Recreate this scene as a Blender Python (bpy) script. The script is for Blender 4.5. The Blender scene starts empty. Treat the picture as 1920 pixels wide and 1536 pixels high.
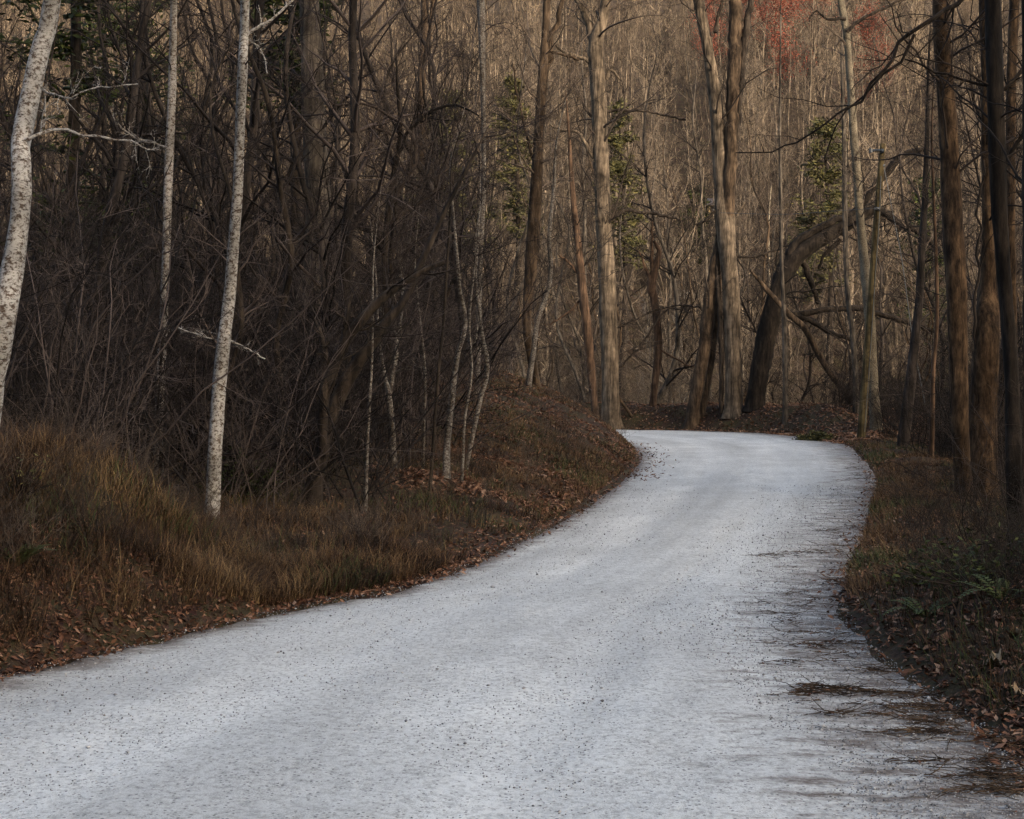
import bpy, math, random
import numpy as np
from mathutils import Vector

# ------------------------------------------------------------------ camera, world, sun, exposure
F = 2600.0; HOR = 730.0; CAMZ = 1.8            # focal length in photo pixels, horizon row, eye height
scene = bpy.context.scene
COL = scene.collection
cam_d = bpy.data.cameras.new('camera'); cam = bpy.data.objects.new('camera', cam_d); COL.objects.link(cam)
cam_d.sensor_width = 36.0; cam_d.lens = 36.0 * F / 1920.0
cam_d.shift_y = -(768.0 - HOR) / 1920.0
cam_d.clip_start = 0.1; cam_d.clip_end = 3000.0
cam.location = (0, 0, CAMZ); cam.rotation_euler = (math.radians(90), 0, 0)
scene.camera = cam

SUN_EL = 17.0; SUN_AZ = 142.0                  # azimuth clockwise from +Y: the low sun stands behind the camera, to the right
world = bpy.data.worlds.new('World'); scene.world = world; world.use_nodes = True
wn = world.node_tree.nodes; wl = world.node_tree.links
sky = wn.new('ShaderNodeTexSky'); sky.sky_type = 'NISHITA'; sky.sun_disc = False
sky.sun_elevation = math.radians(SUN_EL); sky.sun_rotation = math.radians(SUN_AZ)
sky.air_density = 1.0; sky.dust_density = 4.0; sky.ozone_density = 0.0
bg = wn['Background']; bg.inputs['Strength'].default_value = 0.15
wl.new(sky.outputs[0], bg.inputs['Color'])
sun_d = bpy.data.lights.new('sun', 'SUN'); sun = bpy.data.objects.new('sun', sun_d); COL.objects.link(sun)
sun_d.energy = 2.0; sun_d.angle = math.radians(0.6); sun_d.color = (1.0, 0.84, 0.65)
_sv = Vector((math.sin(math.radians(SUN_AZ)) * math.cos(math.radians(SUN_EL)),
              math.cos(math.radians(SUN_AZ)) * math.cos(math.radians(SUN_EL)), math.sin(math.radians(SUN_EL))))
sun.rotation_euler = _sv.to_track_quat('Z', 'Y').to_euler()
sun.location = (30, -60, 60)
vs = scene.view_settings
vs.view_transform = 'Standard'; vs.look = 'None'; vs.exposure = 1.3; vs.gamma = 1.0; vs.use_curve_mapping = False
cy = scene.cycles
cy.max_bounces = 4; cy.diffuse_bounces = 2; cy.glossy_bounces = 2; cy.transmission_bounces = 2; cy.transparent_max_bounces = 4
cy.use_denoising = True; cy.denoiser = 'OPENIMAGEDENOISE'; cy.denoising_input_passes = 'RGB_ALBEDO_NORMAL'; cy.denoising_prefilter = 'NONE'; cy.use_adaptive_sampling = False; cy.sample_clamp_indirect = 4.0
cy.caustics_reflective = False; cy.caustics_refractive = False

rng = np.random.default_rng(11)
random.seed(5)

# ------------------------------------------------------------------ small numeric helpers
def sm(a, b, x):
    t = np.clip((np.asarray(x, float) - a) / (b - a), 0, 1); return t * t * (3 - 2 * t)
def splus(x, k=1.0):
    return np.logaddexp(0, np.asarray(x, float) / k) * k
_tab = np.random.default_rng(3).random((256, 256))
def vnoise(x, y):
    xi = np.floor(x).astype(int); yi = np.floor(y).astype(int)
    fx = x - xi; fy = y - yi; fx = fx * fx * (3 - 2 * fx); fy = fy * fy * (3 - 2 * fy)
    a = _tab[xi & 255, yi & 255]; b = _tab[(xi + 1) & 255, yi & 255]
    c = _tab[xi & 255, (yi + 1) & 255]; d = _tab[(xi + 1) & 255, (yi + 1) & 255]
    return (a * (1 - fx) + b * fx) * (1 - fy) + (c * (1 - fx) + d * fx) * fy - 0.5
def fbm(x, y, n=4):
    r = 0; a = 1.0
    for i in range(n):
        r = r + a * vnoise(x * 2 ** i + 17.3 * i, y * 2 ** i + 5.1 * i); a *= 0.5
    return r
def unit(v):
    return v / np.maximum(np.linalg.norm(v, axis=-1, keepdims=True), 1e-9)
def catmull(pts, m):
    """smooth resample of a polyline (rows of any width) with m points, roughly even in arc length of the first 3 columns"""
    p = np.asarray(pts, float); n = len(p)
    if n == 2: return p[0] + (p[1] - p[0]) * np.linspace(0, 1, m)[:, None]
    pp = np.vstack([2 * p[0] - p[1], p, 2 * p[-1] - p[-2]])
    seg = np.linalg.norm(np.diff(p[:, :min(3, p.shape[1])], axis=0), axis=1)
    cum = np.concatenate([[0], np.cumsum(seg)])
    s = np.interp(np.linspace(0, cum[-1], m), cum, np.arange(n))
    i = np.minimum(s.astype(int), n - 2); t = (s - i)[:, None]
    a, b, c, d = pp[i], pp[i + 1], pp[i + 2], pp[i + 3]
    return 0.5 * (2 * b + (c - a) * t + (2 * a - 5 * b + 4 * c - d) * t ** 2 + (3 * b - a - 3 * c + d) * t ** 3)

# ------------------------------------------------------------------ road edges and terrain height
RL = [(-11.5, -9), (-8.6, -4), (-6.6, 1), (-4.9, 5), (-3.2, 8.67), (-1.9, 11.3), (-.8, 13), (.33, 17.3), (1.15, 21.3), (2.47, 29.2), (3.3, 36), (3.75, 44), (3.3, 51), (1.3, 55.3), (-3, 57.2), (-12, 57.6), (-40, 56)]
RR = [(-3.5, -11), (-1.2, -5.5), (.9, -1), (2.25, 4), (2.55, 8.0), (2.7, 10.9), (3.15, 13.2), (4.45, 17.6), (5.6, 21.8), (7.45, 28.5), (9.4, 37.5), (11.0, 47), (10.2, 57.0), (5, 62.3), (-2, 63.5), (-12, 63.6), (-40, 62)]
NS = 420
def pair_curve(A):
    p = np.array(A, float); n = len(p)
    pp = np.vstack([2 * p[0] - p[1], p, 2 * p[-1] - p[-2]])
    s = np.linspace(0, n - 1, NS); i = np.minimum(s.astype(int), n - 2); t = (s - i)[:, None]
    a, b, c, d = pp[i], pp[i + 1], pp[i + 2], pp[i + 3]
    return 0.5 * (2 * b + (c - a) * t + (2 * a - 5 * b + 4 * c - d) * t ** 2 + (3 * b - a - 3 * c + d) * t ** 3)
EL = pair_curve(RL); ER = pair_curve(RR)
_poly = np.vstack([EL[::4], ER[::-1][::4]]); _isL = np.concatenate([np.ones(len(EL[::4]), bool), np.zeros(len(ER[::4]), bool)])

def road_field(x, y):
    """signed distance to the road (negative inside), nearest edge is the left one, nearest point"""
    x = np.ravel(x).astype(float); y = np.ravel(y).astype(float); n = len(x)
    sd = np.empty(n); left = np.empty(n, bool); ny = np.empty(n); nx = np.empty(n)
    A = _poly; B = np.roll(_poly, -1, axis=0); D = B - A; L2 = np.maximum((D ** 2).sum(1), 1e-12)
    skip = np.zeros(len(A), bool); skip[len(EL[::4]) - 1] = True; skip[-1] = True
    for k in range(0, n, 6000):
        px = x[k:k + 6000, None]; py = y[k:k + 6000, None]
        t = np.clip(((px - A[:, 0]) * D[:, 0] + (py - A[:, 1]) * D[:, 1]) / L2, 0, 1)
        cx = A[:, 0] + t * D[:, 0]; cyy = A[:, 1] + t * D[:, 1]
        d2 = (px - cx) ** 2 + (py - cyy) ** 2; d2[:, skip] += 1e6
        j = d2.argmin(1); r = np.arange(len(j))
        dd = np.sqrt(d2[r, j])
        with np.errstate(divide='ignore', invalid='ignore'):
            cr = ((A[:, 1] > py) != (B[:, 1] > py)) & (px < (B[:, 0] - A[:, 0]) * (py - A[:, 1]) / (B[:, 1] - A[:, 1]) + A[:, 0])
        ins = cr.sum(1) % 2 == 1
        sd[k:k + 6000] = np.where(ins, -dd, dd); left[k:k + 6000] = _isL[j]
        nx[k:k + 6000] = cx[r, j]; ny[k:k + 6000] = cyy[r, j]
    return sd, left, nx, ny

def height(x, y):
    shp = np.shape(x); x = np.ravel(x).astype(float); y = np.ravel(y).astype(float)
    sd, left, nx, ny = road_field(x, y)
    out = np.maximum(sd, 0)
    # left: the cut bank, steeper towards the bend, and the near spur
    k = np.interp(ny, [-10, 12, 14, 18, 22, 29, 36, 45, 52, 60], [.10, .08, .10, .24, .36, .60, .80, 1.05, 1.1, 1.0])
    C = np.interp(ny, [-10, 14, 18, 22, 30, 60], [.6, .5, .8, 1.3, 2.6, 3.3])
    zl = C * (1 - np.exp(-k * out / C))
    spur = np.minimum(1.15 * out, .72 * (-x - 2.0)); spur = 2.3 * (1 - np.exp(-np.maximum(spur, 0) / 2.3))
    zl = np.maximum(zl, spur * (1 - sm(12.3, 14.2, y + .25 * (x + 3))))
    zl = zl - sm(.2, .8, out) * (.42 * np.exp(-((x + 3.15) / .42) ** 2 - ((y - 11.35) / .30) ** 2) + .38 * np.exp(-((x + 2.55) / .35) ** 2 - ((y - 11.75) / .28) ** 2))
    zl = zl + .20 * splus(-x - 9, 2.0) * sm(2, 8, out)
    # right: a narrow verge, then the ground drops away
    zr = .10 * sm(0, .5, out) - .42 * splus(out - 1.9, .35)
    zr = np.where(zr < 0, -3.2 * (1 - np.exp(zr / 3.2)), zr)
    zr = zr + 1.0 * np.exp(-((x - 4.7) / 1.35) ** 2 - ((y - 9.3) / 1.9) ** 2) + .5 * sm(0, 2, out) * sm(9, 4, y)
    # outside of the bend: the leaf covered berm
    zf = 1.1 * sm(.1, 2.0, out) - .22 * splus(out - 5, .8)
    zf = np.where(zf < -3.2, -3.2, zf)
    w = sm(47, 56, ny)
    z = np.where(left, zl, zr * (1 - w) + zf * w)
    # the far hillside, the left slope and an unseen ridge added behind the viewer to keep the low sun off the road
    hill = .47 * splus(y - 98 - 6 * fbm(x * .012, y * .012, 2), 6)
    hill = 420 * (1 - np.exp(-hill / 420))
    z = z + hill * sm(62, 100, y) * sm(2, 20, out)
    z = z + 173 * sm(-45, -390, y)
    rough = sm(.05, 1.2, out)
    z = z + rough * ((.20 + .22 * (left & (y < 14)) ) * fbm(x * .8, y * .8, 4) + .05 * fbm(x * 3.5 + 9, y * 3.5, 3)) + sm(70, 130, y) * 5 * fbm(x * .02, y * .02, 3)
    z = z + np.where(sd < .12, -.10 * sm(.12, -.25, sd), 0)
    return z.reshape(shp)
def hz(x, y): return float(height(np.array([x]), np.array([y]))[0])

# ------------------------------------------------------------------ materials
def mat(name, rough=.9):
    m = bpy.data.materials.new(name); m.use_nodes = True
    n = m.node_tree.nodes; b = n['Principled BSDF']; b.inputs['Roughness'].default_value = rough
    b.inputs['Specular IOR Level'].default_value = .25
    return m, n, m.node_tree.links, b
def ramp(n, stops):
    r = n.new('ShaderNodeValToRGB'); e = r.color_ramp.elements
    while len(e) < len(stops): e.new(.5)
    for el, (p, c) in zip(e, stops):
        el.position = p; el.color = (c[0], c[1], c[2], 1) if not np.isscalar(c) else (c, c, c, 1)
    return r
def noise(n, l, vec, scale, detail=5, rough=.6):
    t = n.new('ShaderNodeTexNoise'); t.inputs['Scale'].default_value = scale
    t.inputs['Detail'].default_value = detail; t.inputs['Roughness'].default_value = rough
    if vec is not None: l.new(vec, t.inputs['Vector'])
    return t
def mixc(n, l, fac, a, b, mode='MIX'):
    m = n.new('ShaderNodeMix'); m.data_type = 'RGBA'; m.blend_type = mode
    for i, v in ((0, fac), (6, a), (7, b)):
        if hasattr(v, 'links'): l.new(v, m.inputs[i])
        elif np.isscalar(v): m.inputs[i].default_value = v
        else: m.inputs[i].default_value = (v[0], v[1], v[2], 1)
    return m.outputs[2]
def maths(n, l, op, a, b=None):
    m = n.new('ShaderNodeMath'); m.operation = op
    for i, v in ((0, a), (1, b)):
        if v is None: continue
        if hasattr(v, 'links'): l.new(v, m.inputs[i])
        else: m.inputs[i].default_value = v
    return m.outputs[0]
def bump(n, l, b, h, strength, dist):
    bp = n.new('ShaderNodeBump'); bp.inputs['Strength'].default_value = strength; bp.inputs['Distance'].default_value = dist
    l.new(h, bp.inputs['Height']); l.new(bp.outputs[0], b.inputs['Normal'])
def mapping(n, l, vec, sc):
    m = n.new('ShaderNodeMapping'); m.inputs['Scale'].default_value = sc; l.new(vec, m.inputs['Vector']); return m.outputs[0]
def coords(n): return n.new('ShaderNodeNewGeometry').outputs['Position']

def bark(name, dark, light, scale=9, stretch=.18, depth=.03, moss=None):
    m, n, l, b = mat(name, .95); p = n.new('ShaderNodeTexCoord').outputs['Object']
    v = mapping(n, l, p, (1, 1, stretch))
    a = noise(n, l, v, scale, 6, .7); c = noise(n, l, p, scale * .22, 3, .6)
    r = ramp(n, [(.36, tuple(np.array(dark) * .6)), (.5, tuple((np.array(dark) * 1.2 + light) / 2.4)), (.64, tuple(np.array(light) * 1.1))]); l.new(a.outputs[0], r.inputs[0])
    r2 = ramp(n, [(.34, .45), (.66, 1.25)]); l.new(c.outputs[0], r2.inputs[0])
    col = mixc(n, l, 1.0, r.outputs[0], r2.outputs[0], 'MULTIPLY')
    if moss:
        c2 = noise(n, l, p, 1.7, 4, .6); r3 = ramp(n, [(.52, 0.0), (.66, 1.0)]); l.new(c2.outputs[0], r3.inputs[0])
        col = mixc(n, l, r3.outputs[0], col, moss)
    l.new(col, b.inputs['Base Color']); bump(n, l, b, a.outputs[0], .9, depth)
    return m
def birch_bark(name, white=(.46, .445, .42), peel=(.09, .063, .045), amount=.497):
    m, n, l, b = mat(name, .8); p = n.new('ShaderNodeTexCoord').outputs['Object']
    v = mapping(n, l, p, (1, 1, 2.2))
    fl = noise(n, l, v, 38, 4, .65); r = ramp(n, [(.55, 0.0), (.63, 1.0)]); l.new(fl.outputs[0], r.inputs[0])
    pe = noise(n, l, mapping(n, l, p, (1, 1, 1.3)), 24, 6, .75); r2 = ramp(n, [(amount - .02, 0.0), (amount + .08, 1.0)]); l.new(pe.outputs[0], r2.inputs[0])
    big = noise(n, l, p, 2.2, 3, .5); r3 = ramp(n, [(.35, .55), (.65, 1.1)]); l.new(big.outputs[0], r3.inputs[0])
    col = mixc(n, l, r2.outputs[0], white, peel)
    col = mixc(n, l, maths(n, l, 'MULTIPLY', r.outputs[0], .8), col, (.035, .028, .024))
    col = mixc(n, l, 1.0, col, r3.outputs[0], 'MULTIPLY')
    l.new(col, b.inputs['Base Color']); bump(n, l, b, pe.outputs[0], .6, .012)
    return m
def twig(name, c1, c2):
    m, n, l, b = mat(name, .9)
    oi = n.new('ShaderNodeObjectInfo'); p = coords(n); nz = noise(n, l, p, 1.3, 3, .6)
    f = maths(n, l, 'ADD', maths(n, l, 'MULTIPLY', oi.outputs['Random'], .55), maths(n, l, 'MULTIPLY', nz.outputs[0], .6))
    r = ramp(n, [(.36, c1), (.66, tuple((np.array(c1) + c2) / 2)), (.80, c2), (.95, tuple(np.array(c2) * 1.5))]); l.new(f, r.inputs[0]); l.new(r.outputs[0], b.inputs['Base Color'])
    return m
def tinted(name, stops, rough=.85, trans=0.0, emboss=False):
    """colour from the per-piece 'tint' value"""
    m, n, l, b = mat(name, rough); a = n.new('ShaderNodeAttribute'); a.attribute_name = 'tint'
    r = ramp(n, stops); l.new(a.outputs['Fac'], r.inputs[0]); l.new(r.outputs[0], b.inputs['Base Color'])
    if trans: 
        b.inputs['Subsurface Weight'].default_value = 0
    return m

M = {}
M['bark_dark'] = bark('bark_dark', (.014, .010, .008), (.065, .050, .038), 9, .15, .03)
M['bark_brown'] = bark('bark_brown', (.032, .021, .014), (.13, .09, .058), 8, .15, .03)
M['bark_grey'] = bark('bark_grey', (.045, .038, .032), (.15, .125, .10), 10, .12, .03)
M['bark_poplar'] = bark('bark_poplar', (.065, .05, .036), (.22, .17, .122), 9, .10, .035)
M['bark_right'] = bark('bark_right', (.022, .013, .008), (.12, .076, .043), 12, .22, .03)
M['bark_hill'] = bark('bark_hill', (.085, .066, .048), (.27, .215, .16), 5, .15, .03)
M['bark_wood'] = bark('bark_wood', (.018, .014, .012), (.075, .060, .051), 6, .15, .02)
M['bark_snag'] = bark('bark_snag', (.05, .03, .019), (.16, .10, .065), 7, .10, .03)
M['bark_black'] = bark('bark_black', (.007, .005, .004), (.036, .027, .02), 9, .15, .03)
M['birch'] = birch_bark('birch_bark')
M['birch_dim'] = birch_bark('birch_bark_brown', (.36, .34, .315), (.10, .07, .05), .50)
M['sycamore'] = birch_bark('sycamore_bark', (.21, .18, .13), (.09, .066, .042), .5)
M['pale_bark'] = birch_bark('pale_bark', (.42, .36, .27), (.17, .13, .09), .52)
M['lichen'] = birch_bark('lichen_bark', (.27, .25, .22), (.08, .06, .046), .46)
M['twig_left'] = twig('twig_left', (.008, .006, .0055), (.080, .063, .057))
M['twig_dark'] = twig('twig_dark', (.009, .007, .006), (.05, .038, .031))
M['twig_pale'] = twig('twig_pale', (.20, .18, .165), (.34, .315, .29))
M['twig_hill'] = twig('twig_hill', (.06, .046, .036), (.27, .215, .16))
M['twig_mid'] = twig('twig_mid', (.022, .017, .014), (.12, .092, .072))
M['twig_red'] = twig('twig_red', (.30, .06, .035), (.50, .12, .07))
M['leaf_green'] = tinted('evergreen_leaf', [(0, (.011, .017, .004)), (.6, (.030, .042, .008)), (1, (.068, .082, .018))], .6)
M['leaf_olive'] = tinted('olive_leaf', [(0, (.04, .042, .017)), (.6, (.085, .08, .03)), (1, (.14, .125, .045))], .7)
M['leaf_red'] = tinted('red_leaf', [(0, (.05, .012, .012)), (1, (.16, .03, .025))], .6)
M['bud_red'] = tinted('red_bud', [(0, (.11, .038, .028)), (1, (.29, .075, .048))], .7)
M['leaf_dry'] = tinted('dry_leaf', [(0, (.05, .025, .016)), (.4, (.14, .066, .04)), (.75, (.22, .12, .075)), (1, (.33, .22, .155))], .8)
M['leaf_pale'] = tinted('pale_leaf', [(0, (.26, .18, .11)), (1, (.38, .29, .19))], .8)
M['grass'] = tinted('dry_grass', [(0, (.016, .009, .006)), (.40, (.06, .033, .016)), (.70, (.13, .078, .038)), (.80, (.20, .128, .064)), (.86, (.055, .058, .02)), (1, (.04, .065, .018))], .8)
M['stone'] = tinted('road_stone', [(0, (.10, .10, .105)), (.5, (.24, .24, .245)), (1, (.52, .52, .53))], .9)

def forest_floor():
    m, n, l, b = mat('forest_floor', .95); p = coords(n)
    a = noise(n, l, p, 14, 6, .75); c = noise(n, l, p, .9, 4, .6); v = n.new('ShaderNodeTexVoronoi'); v.inputs['Scale'].default_value = 17
    l.new(p, v.inputs['Vector'])
    r = ramp(n, [(.30, (.014, .009, .006)), (.5, (.055, .034, .022)), (.70, (.13, .083, .054))]); l.new(a.outputs[0], r.inputs[0])
    hs = mixc(n, l, .35, r.outputs[0], v.outputs['Color'], 'MULTIPLY')
    r2 = ramp(n, [(.45, 0.0), (.7, .6)]); l.new(c.outputs[0], r2.inputs[0])
    col = mixc(n, l, r2.outputs[0], hs, (.075, .068, .028))
    l.new(col, b.inputs['Base Color']); bump(n, l, b, a.outputs[0], 1.0, .05)
    return m
M['floor'] = forest_floor()

def road_mat():
    m, n, l, b = mat('white_gravel', .92)
    uv = n.new('ShaderNodeUVMap'); uv.uv_map = 'lane'
    p = coords(n)
    sx = n.new('ShaderNodeSeparateXYZ'); l.new(uv.outputs[0], sx.inputs[0]); u = sx.outputs[0]
    # broad worn bands following the wheels, then patches, then stone grain
    band = noise(n, l, mapping(n, l, uv.outputs[0], (7, .10, 1)), 1.0, 4, .6)
    patch = noise(n, l, mapping(n, l, uv.outputs[0], (3.2, .45, 1)), 1.0, 5, .62)
    fine = noise(n, l, p, 26, 5, .72); grit = noise(n, l, p, 120, 3, .7); mid = noise(n, l, p, 3.1, 5, .65)
    r = ramp(n, [(.36, (.55, .562, .56)), (.50, (.68, .695, .69)), (.62, (.82, .835, .825))])
    f = maths(n, l, 'ADD', maths(n, l, 'MULTIPLY', band.outputs[0], .55), maths(n, l, 'MULTIPLY', patch.outputs[0], .45))
    l.new(f, r.inputs[0])
    ur = ramp(n, [(.04, .86), (.20, .95), (.31, 1.08), (.44, .88), (.60, 1.08), (.74, .92), (.9, .88)]); l.new(maths(n, l, 'ADD', u, maths(n, l, 'MULTIPLY', maths(n, l, 'SUBTRACT', patch.outputs[0], .5), .22)), ur.inputs[0])
    rr_ = mixc(n, l, .8, r.outputs[0], ur.outputs[0], 'MULTIPLY')
    rf = ramp(n, [(.30, .45), (.55, 1.05)]); l.new(fine.outputs[0], rf.inputs[0])
    col = mixc(n, l, .8, rr_, rf.outputs[0], 'MULTIPLY')
    rg = ramp(n, [(.30, .22), (.46, 1.0)]); l.new(grit.outputs[0], rg.inputs[0])
    rm = ramp(n, [(.40, .25), (.62, 1.0)]); l.new(mid.outputs[0], rm.inputs[0])
    col = mixc(n, l, rm.outputs[0], col, mixc(n, l, 1.0, col, rg.outputs[0], 'MULTIPLY'))
    vo = n.new('ShaderNodeTexVoronoi'); vo.inputs['Scale'].default_value = 42; l.new(p, vo.inputs['Vector'])
    sc_ = n.new('ShaderNodeSeparateColor'); l.new(vo.outputs['Color'], sc_.inputs[0])
    dot = maths(n, l, 'MULTIPLY', maths(n, l, 'LESS_THAN', vo.outputs['Distance'], .30), maths(n, l, 'GREATER_THAN', maths(n, l, 'ADD', sc_.outputs[0], maths(n, l, 'MULTIPLY', mid.outputs[0], .9)), 1.12))
    col = mixc(n, l, maths(n, l, 'MULTIPLY', dot, .75), col, (.13, .13, .135))
    # brown dirt and crushed leaves worked into the two edges, wider on the right shoulder
    er = ramp(n, [(.0, 1.0), (.08, .4), (.14, 0.0), (.60, .0), (.80, .43), (1.0, .86)]); l.new(u, er.inputs[0])
    dn = noise(n, l, mapping(n, l, p, (.8, 2.1, 1)), 2.4, 8, .78)
    dm = maths(n, l, 'ADD', er.outputs[0], maths(n, l, 'MULTIPLY', maths(n, l, 'SUBTRACT', dn.outputs[0], .5), 2.6))
    rd = ramp(n, [(.42, 0.0), (.85, 1.0)]); l.new(dm, rd.inputs[0])
    eg = ramp(n, [(0, 1.0), (.13, 0.0), (.62, 0.0), (.80, 1.0)]); l.new(u, eg.inputs[0])
    fac = maths(n, l, 'MULTIPLY', rd.outputs[0], eg.outputs[0])
    dirt = ramp(n, [(.3, (.08, .062, .052)), (.55, (.20, .175, .16)), (.8, (.34, .32, .30))]); l.new(fine.outputs[0], dirt.inputs[0])
    col = mixc(n, l, fac, col, dirt.outputs[0])
    l.new(col, b.inputs['Base Color'])
    h = maths(n, l, 'ADD', fine.outputs[0], maths(n, l, 'MULTIPLY', grit.outputs[0], .5))
    bump(n, l, b, h, .7, .02)
    return m
M['road'] = road_mat()

def simple(name, c, rough=.6, metal=0.0, nscale=8, var=.25):
    m, n, l, b = mat(name, rough); p = n.new('ShaderNodeTexCoord').outputs['Object']
    a = noise(n, l, p, nscale, 4, .6); r = ramp(n, [(.3, tuple(np.array(c) * (1 - var))), (.7, tuple(np.array(c) * (1 + var)))])
    l.new(a.outputs[0], r.inputs[0]); l.new(r.outputs[0], b.inputs['Base Color']); b.inputs['Metallic'].default_value = metal
    return m
M['pole'] = bark('pole_wood', (.06, .045, .02), (.16, .122, .06), 14, .05, .008)
M['metal_dark'] = simple('painted_metal', (.035, .045, .06), .5, .3)
M['metal_wire'] = simple('galvanised_wire', (.14, .15, .16), .5, .4)
M['roof'] = simple('grey_roof', (.11, .10, .105), .9)
M['plank'] = simple('tan_plank', (.33, .24, .13), .8)
M['pane'] = simple('dark_pane', (.02, .02, .025), .3)

# ------------------------------------------------------------------ mesh builders
def new_obj(name, me, m=None, parent=None):
    o = bpy.data.objects.new(name, me); COL.objects.link(o)
    if me is not None and m is not None and len(me.materials) == 0: me.materials.append(m)
    if parent is not None: o.parent = parent
    return o
def mesh_from(name, V, Q=None, T=None, smooth=True, tint=None, mats=None, midx=None):
    me = bpy.data.meshes.new(name); V = np.asarray(V, np.float32)
    Q = np.zeros((0, 4), np.int32) if Q is None else np.asarray(Q, np.int32)
    T = np.zeros((0, 3), np.int32) if T is None else np.asarray(T, np.int32)
    me.vertices.add(len(V)); me.vertices.foreach_set('co', V.ravel())
    me.loops.add(Q.size + T.size); me.loops.foreach_set('vertex_index', np.concatenate([Q.ravel(), T.ravel()]))
    me.polygons.add(len(Q) + len(T))
    me.polygons.foreach_set('loop_start', np.concatenate([np.arange(len(Q)) * 4, Q.size + np.arange(len(T)) * 3]).astype(np.int32))
    if smooth: me.polygons.foreach_set('use_smooth', np.ones(len(Q) + len(T), bool))
    if midx is not None: me.polygons.foreach_set('material_index', np.asarray(midx, np.int32))
    if tint is not None:
        a = me.attributes.new('tint', 'FLOAT', 'POINT'); a.data.foreach_set('value', np.asarray(tint, np.float32))
    for m in (mats or []): me.materials.append(m)
    me.update(calc_edges=True); return me

def tube_arrays(P, R, sides):
    """P (N,n,3) paths, R (N,n) radii -> vertices, quads"""
    P = np.asarray(P, float); R = np.asarray(R, float); N, n = P.shape[:2]
    T = np.empty_like(P); T[:, 1:-1] = P[:, 2:] - P[:, :-2]; T[:, 0] = P[:, 1] - P[:, 0]; T[:, -1] = P[:, -1] - P[:, -2]
    T = unit(T); mean = unit(P[:, -1] - P[:, 0])
    ref = np.where(np.abs(mean[:, 2:3]) > .8, np.array([[1.0, 0, 0]]), np.array([[0, 0, 1.0]]))[:, None, :]
    A = unit(np.cross(T, ref)); B = np.cross(T, A)
    ang = np.arange(sides) * 2 * math.pi / sides
    V = P[:, :, None, :] + R[:, :, None, None] * (np.cos(ang)[:, None] * A[:, :, None, :] + np.sin(ang)[:, None] * B[:, :, None, :])
    k = np.arange(sides); k2 = (k + 1) % sides
    base = (np.arange(N)[:, None, None] * n + np.arange(n - 1)[None, :, None]) * sides
    Q = np.stack([base + k, base + k2, base + sides + k2, base + sides + k], -1).reshape(-1, 4)
    return V.reshape(-1, 3), Q
class Bag:
    def __init__(s): s.V = []; s.Q = []; s.T = []; s.t = []; s.n = 0
    def add(s, V, Q=None, T=None, tint=None):
        V = np.asarray(V, float); s.V.append(V)
        if Q is not None and len(Q): s.Q.append(np.asarray(Q) + s.n)
        if T is not None and len(T): s.T.append(np.asarray(T) + s.n)
        s.t.append(np.full(len(V), .5) if tint is None else np.asarray(tint)); s.n += len(V)
    def tubes(s, P, R, sides):
        if len(P): s.add(*tube_arrays(P, R, sides))
    def mesh(s, name, smooth=True, mats=None):
        if not s.V: return mesh_from(name, np.zeros((3, 3)), T=[[0, 1, 2]])
        return mesh_from(name, np.vstack(s.V), np.vstack(s.Q) if s.Q else None, np.vstack(s.T) if s.T else None, smooth, np.concatenate(s.t), mats)

def perp_dirs(tan, ang, r):
    """directions leaning away from tan by ang with a random turn"""
    n = len(tan); rv = unit(r.normal(size=(n, 3))); a = unit(np.cross(tan, rv))
    return unit(tan * np.cos(ang)[:, None] + a * np.sin(ang)[:, None])
def grow(start, d, length, rad, npts, r, wander=.25, up=.0, tip=.25):
    N = len(start); P = np.empty((N, npts, 3)); P[:, 0] = start; st = (length / (npts - 1))[:, None]; d = unit(d)
    for i in range(1, npts):
        P[:, i] = P[:, i - 1] + d * st
        d = unit(d + r.normal(size=(N, 3)) * wander + np.array([0, 0, up]))
    R = rad[:, None] * np.linspace(1, tip, npts)[None, :]
    return P, R
def spawn(P, R, per, t0, t1, amin, amax, lf, rf, r, rmin=.0018, taper=.5):
    N, n = P.shape[:2]; k = np.repeat(np.arange(N), per); m = len(k)
    t = r.uniform(t0, t1, m) * (n - 1); i = np.minimum(t.astype(int), n - 2); f = (t - i)[:, None]
    s = P[k, i] * (1 - f) + P[k, i + 1] * f; tan = unit(P[k, i + 1] - P[k, i])
    L = np.linalg.norm(np.diff(P, axis=1), axis=2).sum(1)[k]
    d = perp_dirs(tan, r.uniform(amin, amax, m), r)
    ln = L * lf * r.uniform(.6, 1.25, m) * (1 - taper * t / (n - 1))
    rd = np.maximum((R[k, i] * (1 - f[:, 0]) + R[k, i + 1] * f[:, 0]) * rf, rmin)
    return s, d, ln, rd
def twigs_on(bag, P, R, r, levels, sides=(4, 3, 3, 3), npts=(6, 5, 4, 3), up=.08, wander=.22, rmin=.0018):
    """add finer and finer side branches to the given limbs; levels = list of (children, length factor)"""
    for lv, (per, lf) in enumerate(levels):
        a = spawn(P, R, per, .12 if lv else .08, 1.0, .5, 1.15, lf, .58, r, rmin)
        P, R = grow(*a, npts[min(lv + 1, 3)], r, wander, up, .3)
        bag.tubes(P, R, sides[min(lv + 1, 3)])

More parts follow.
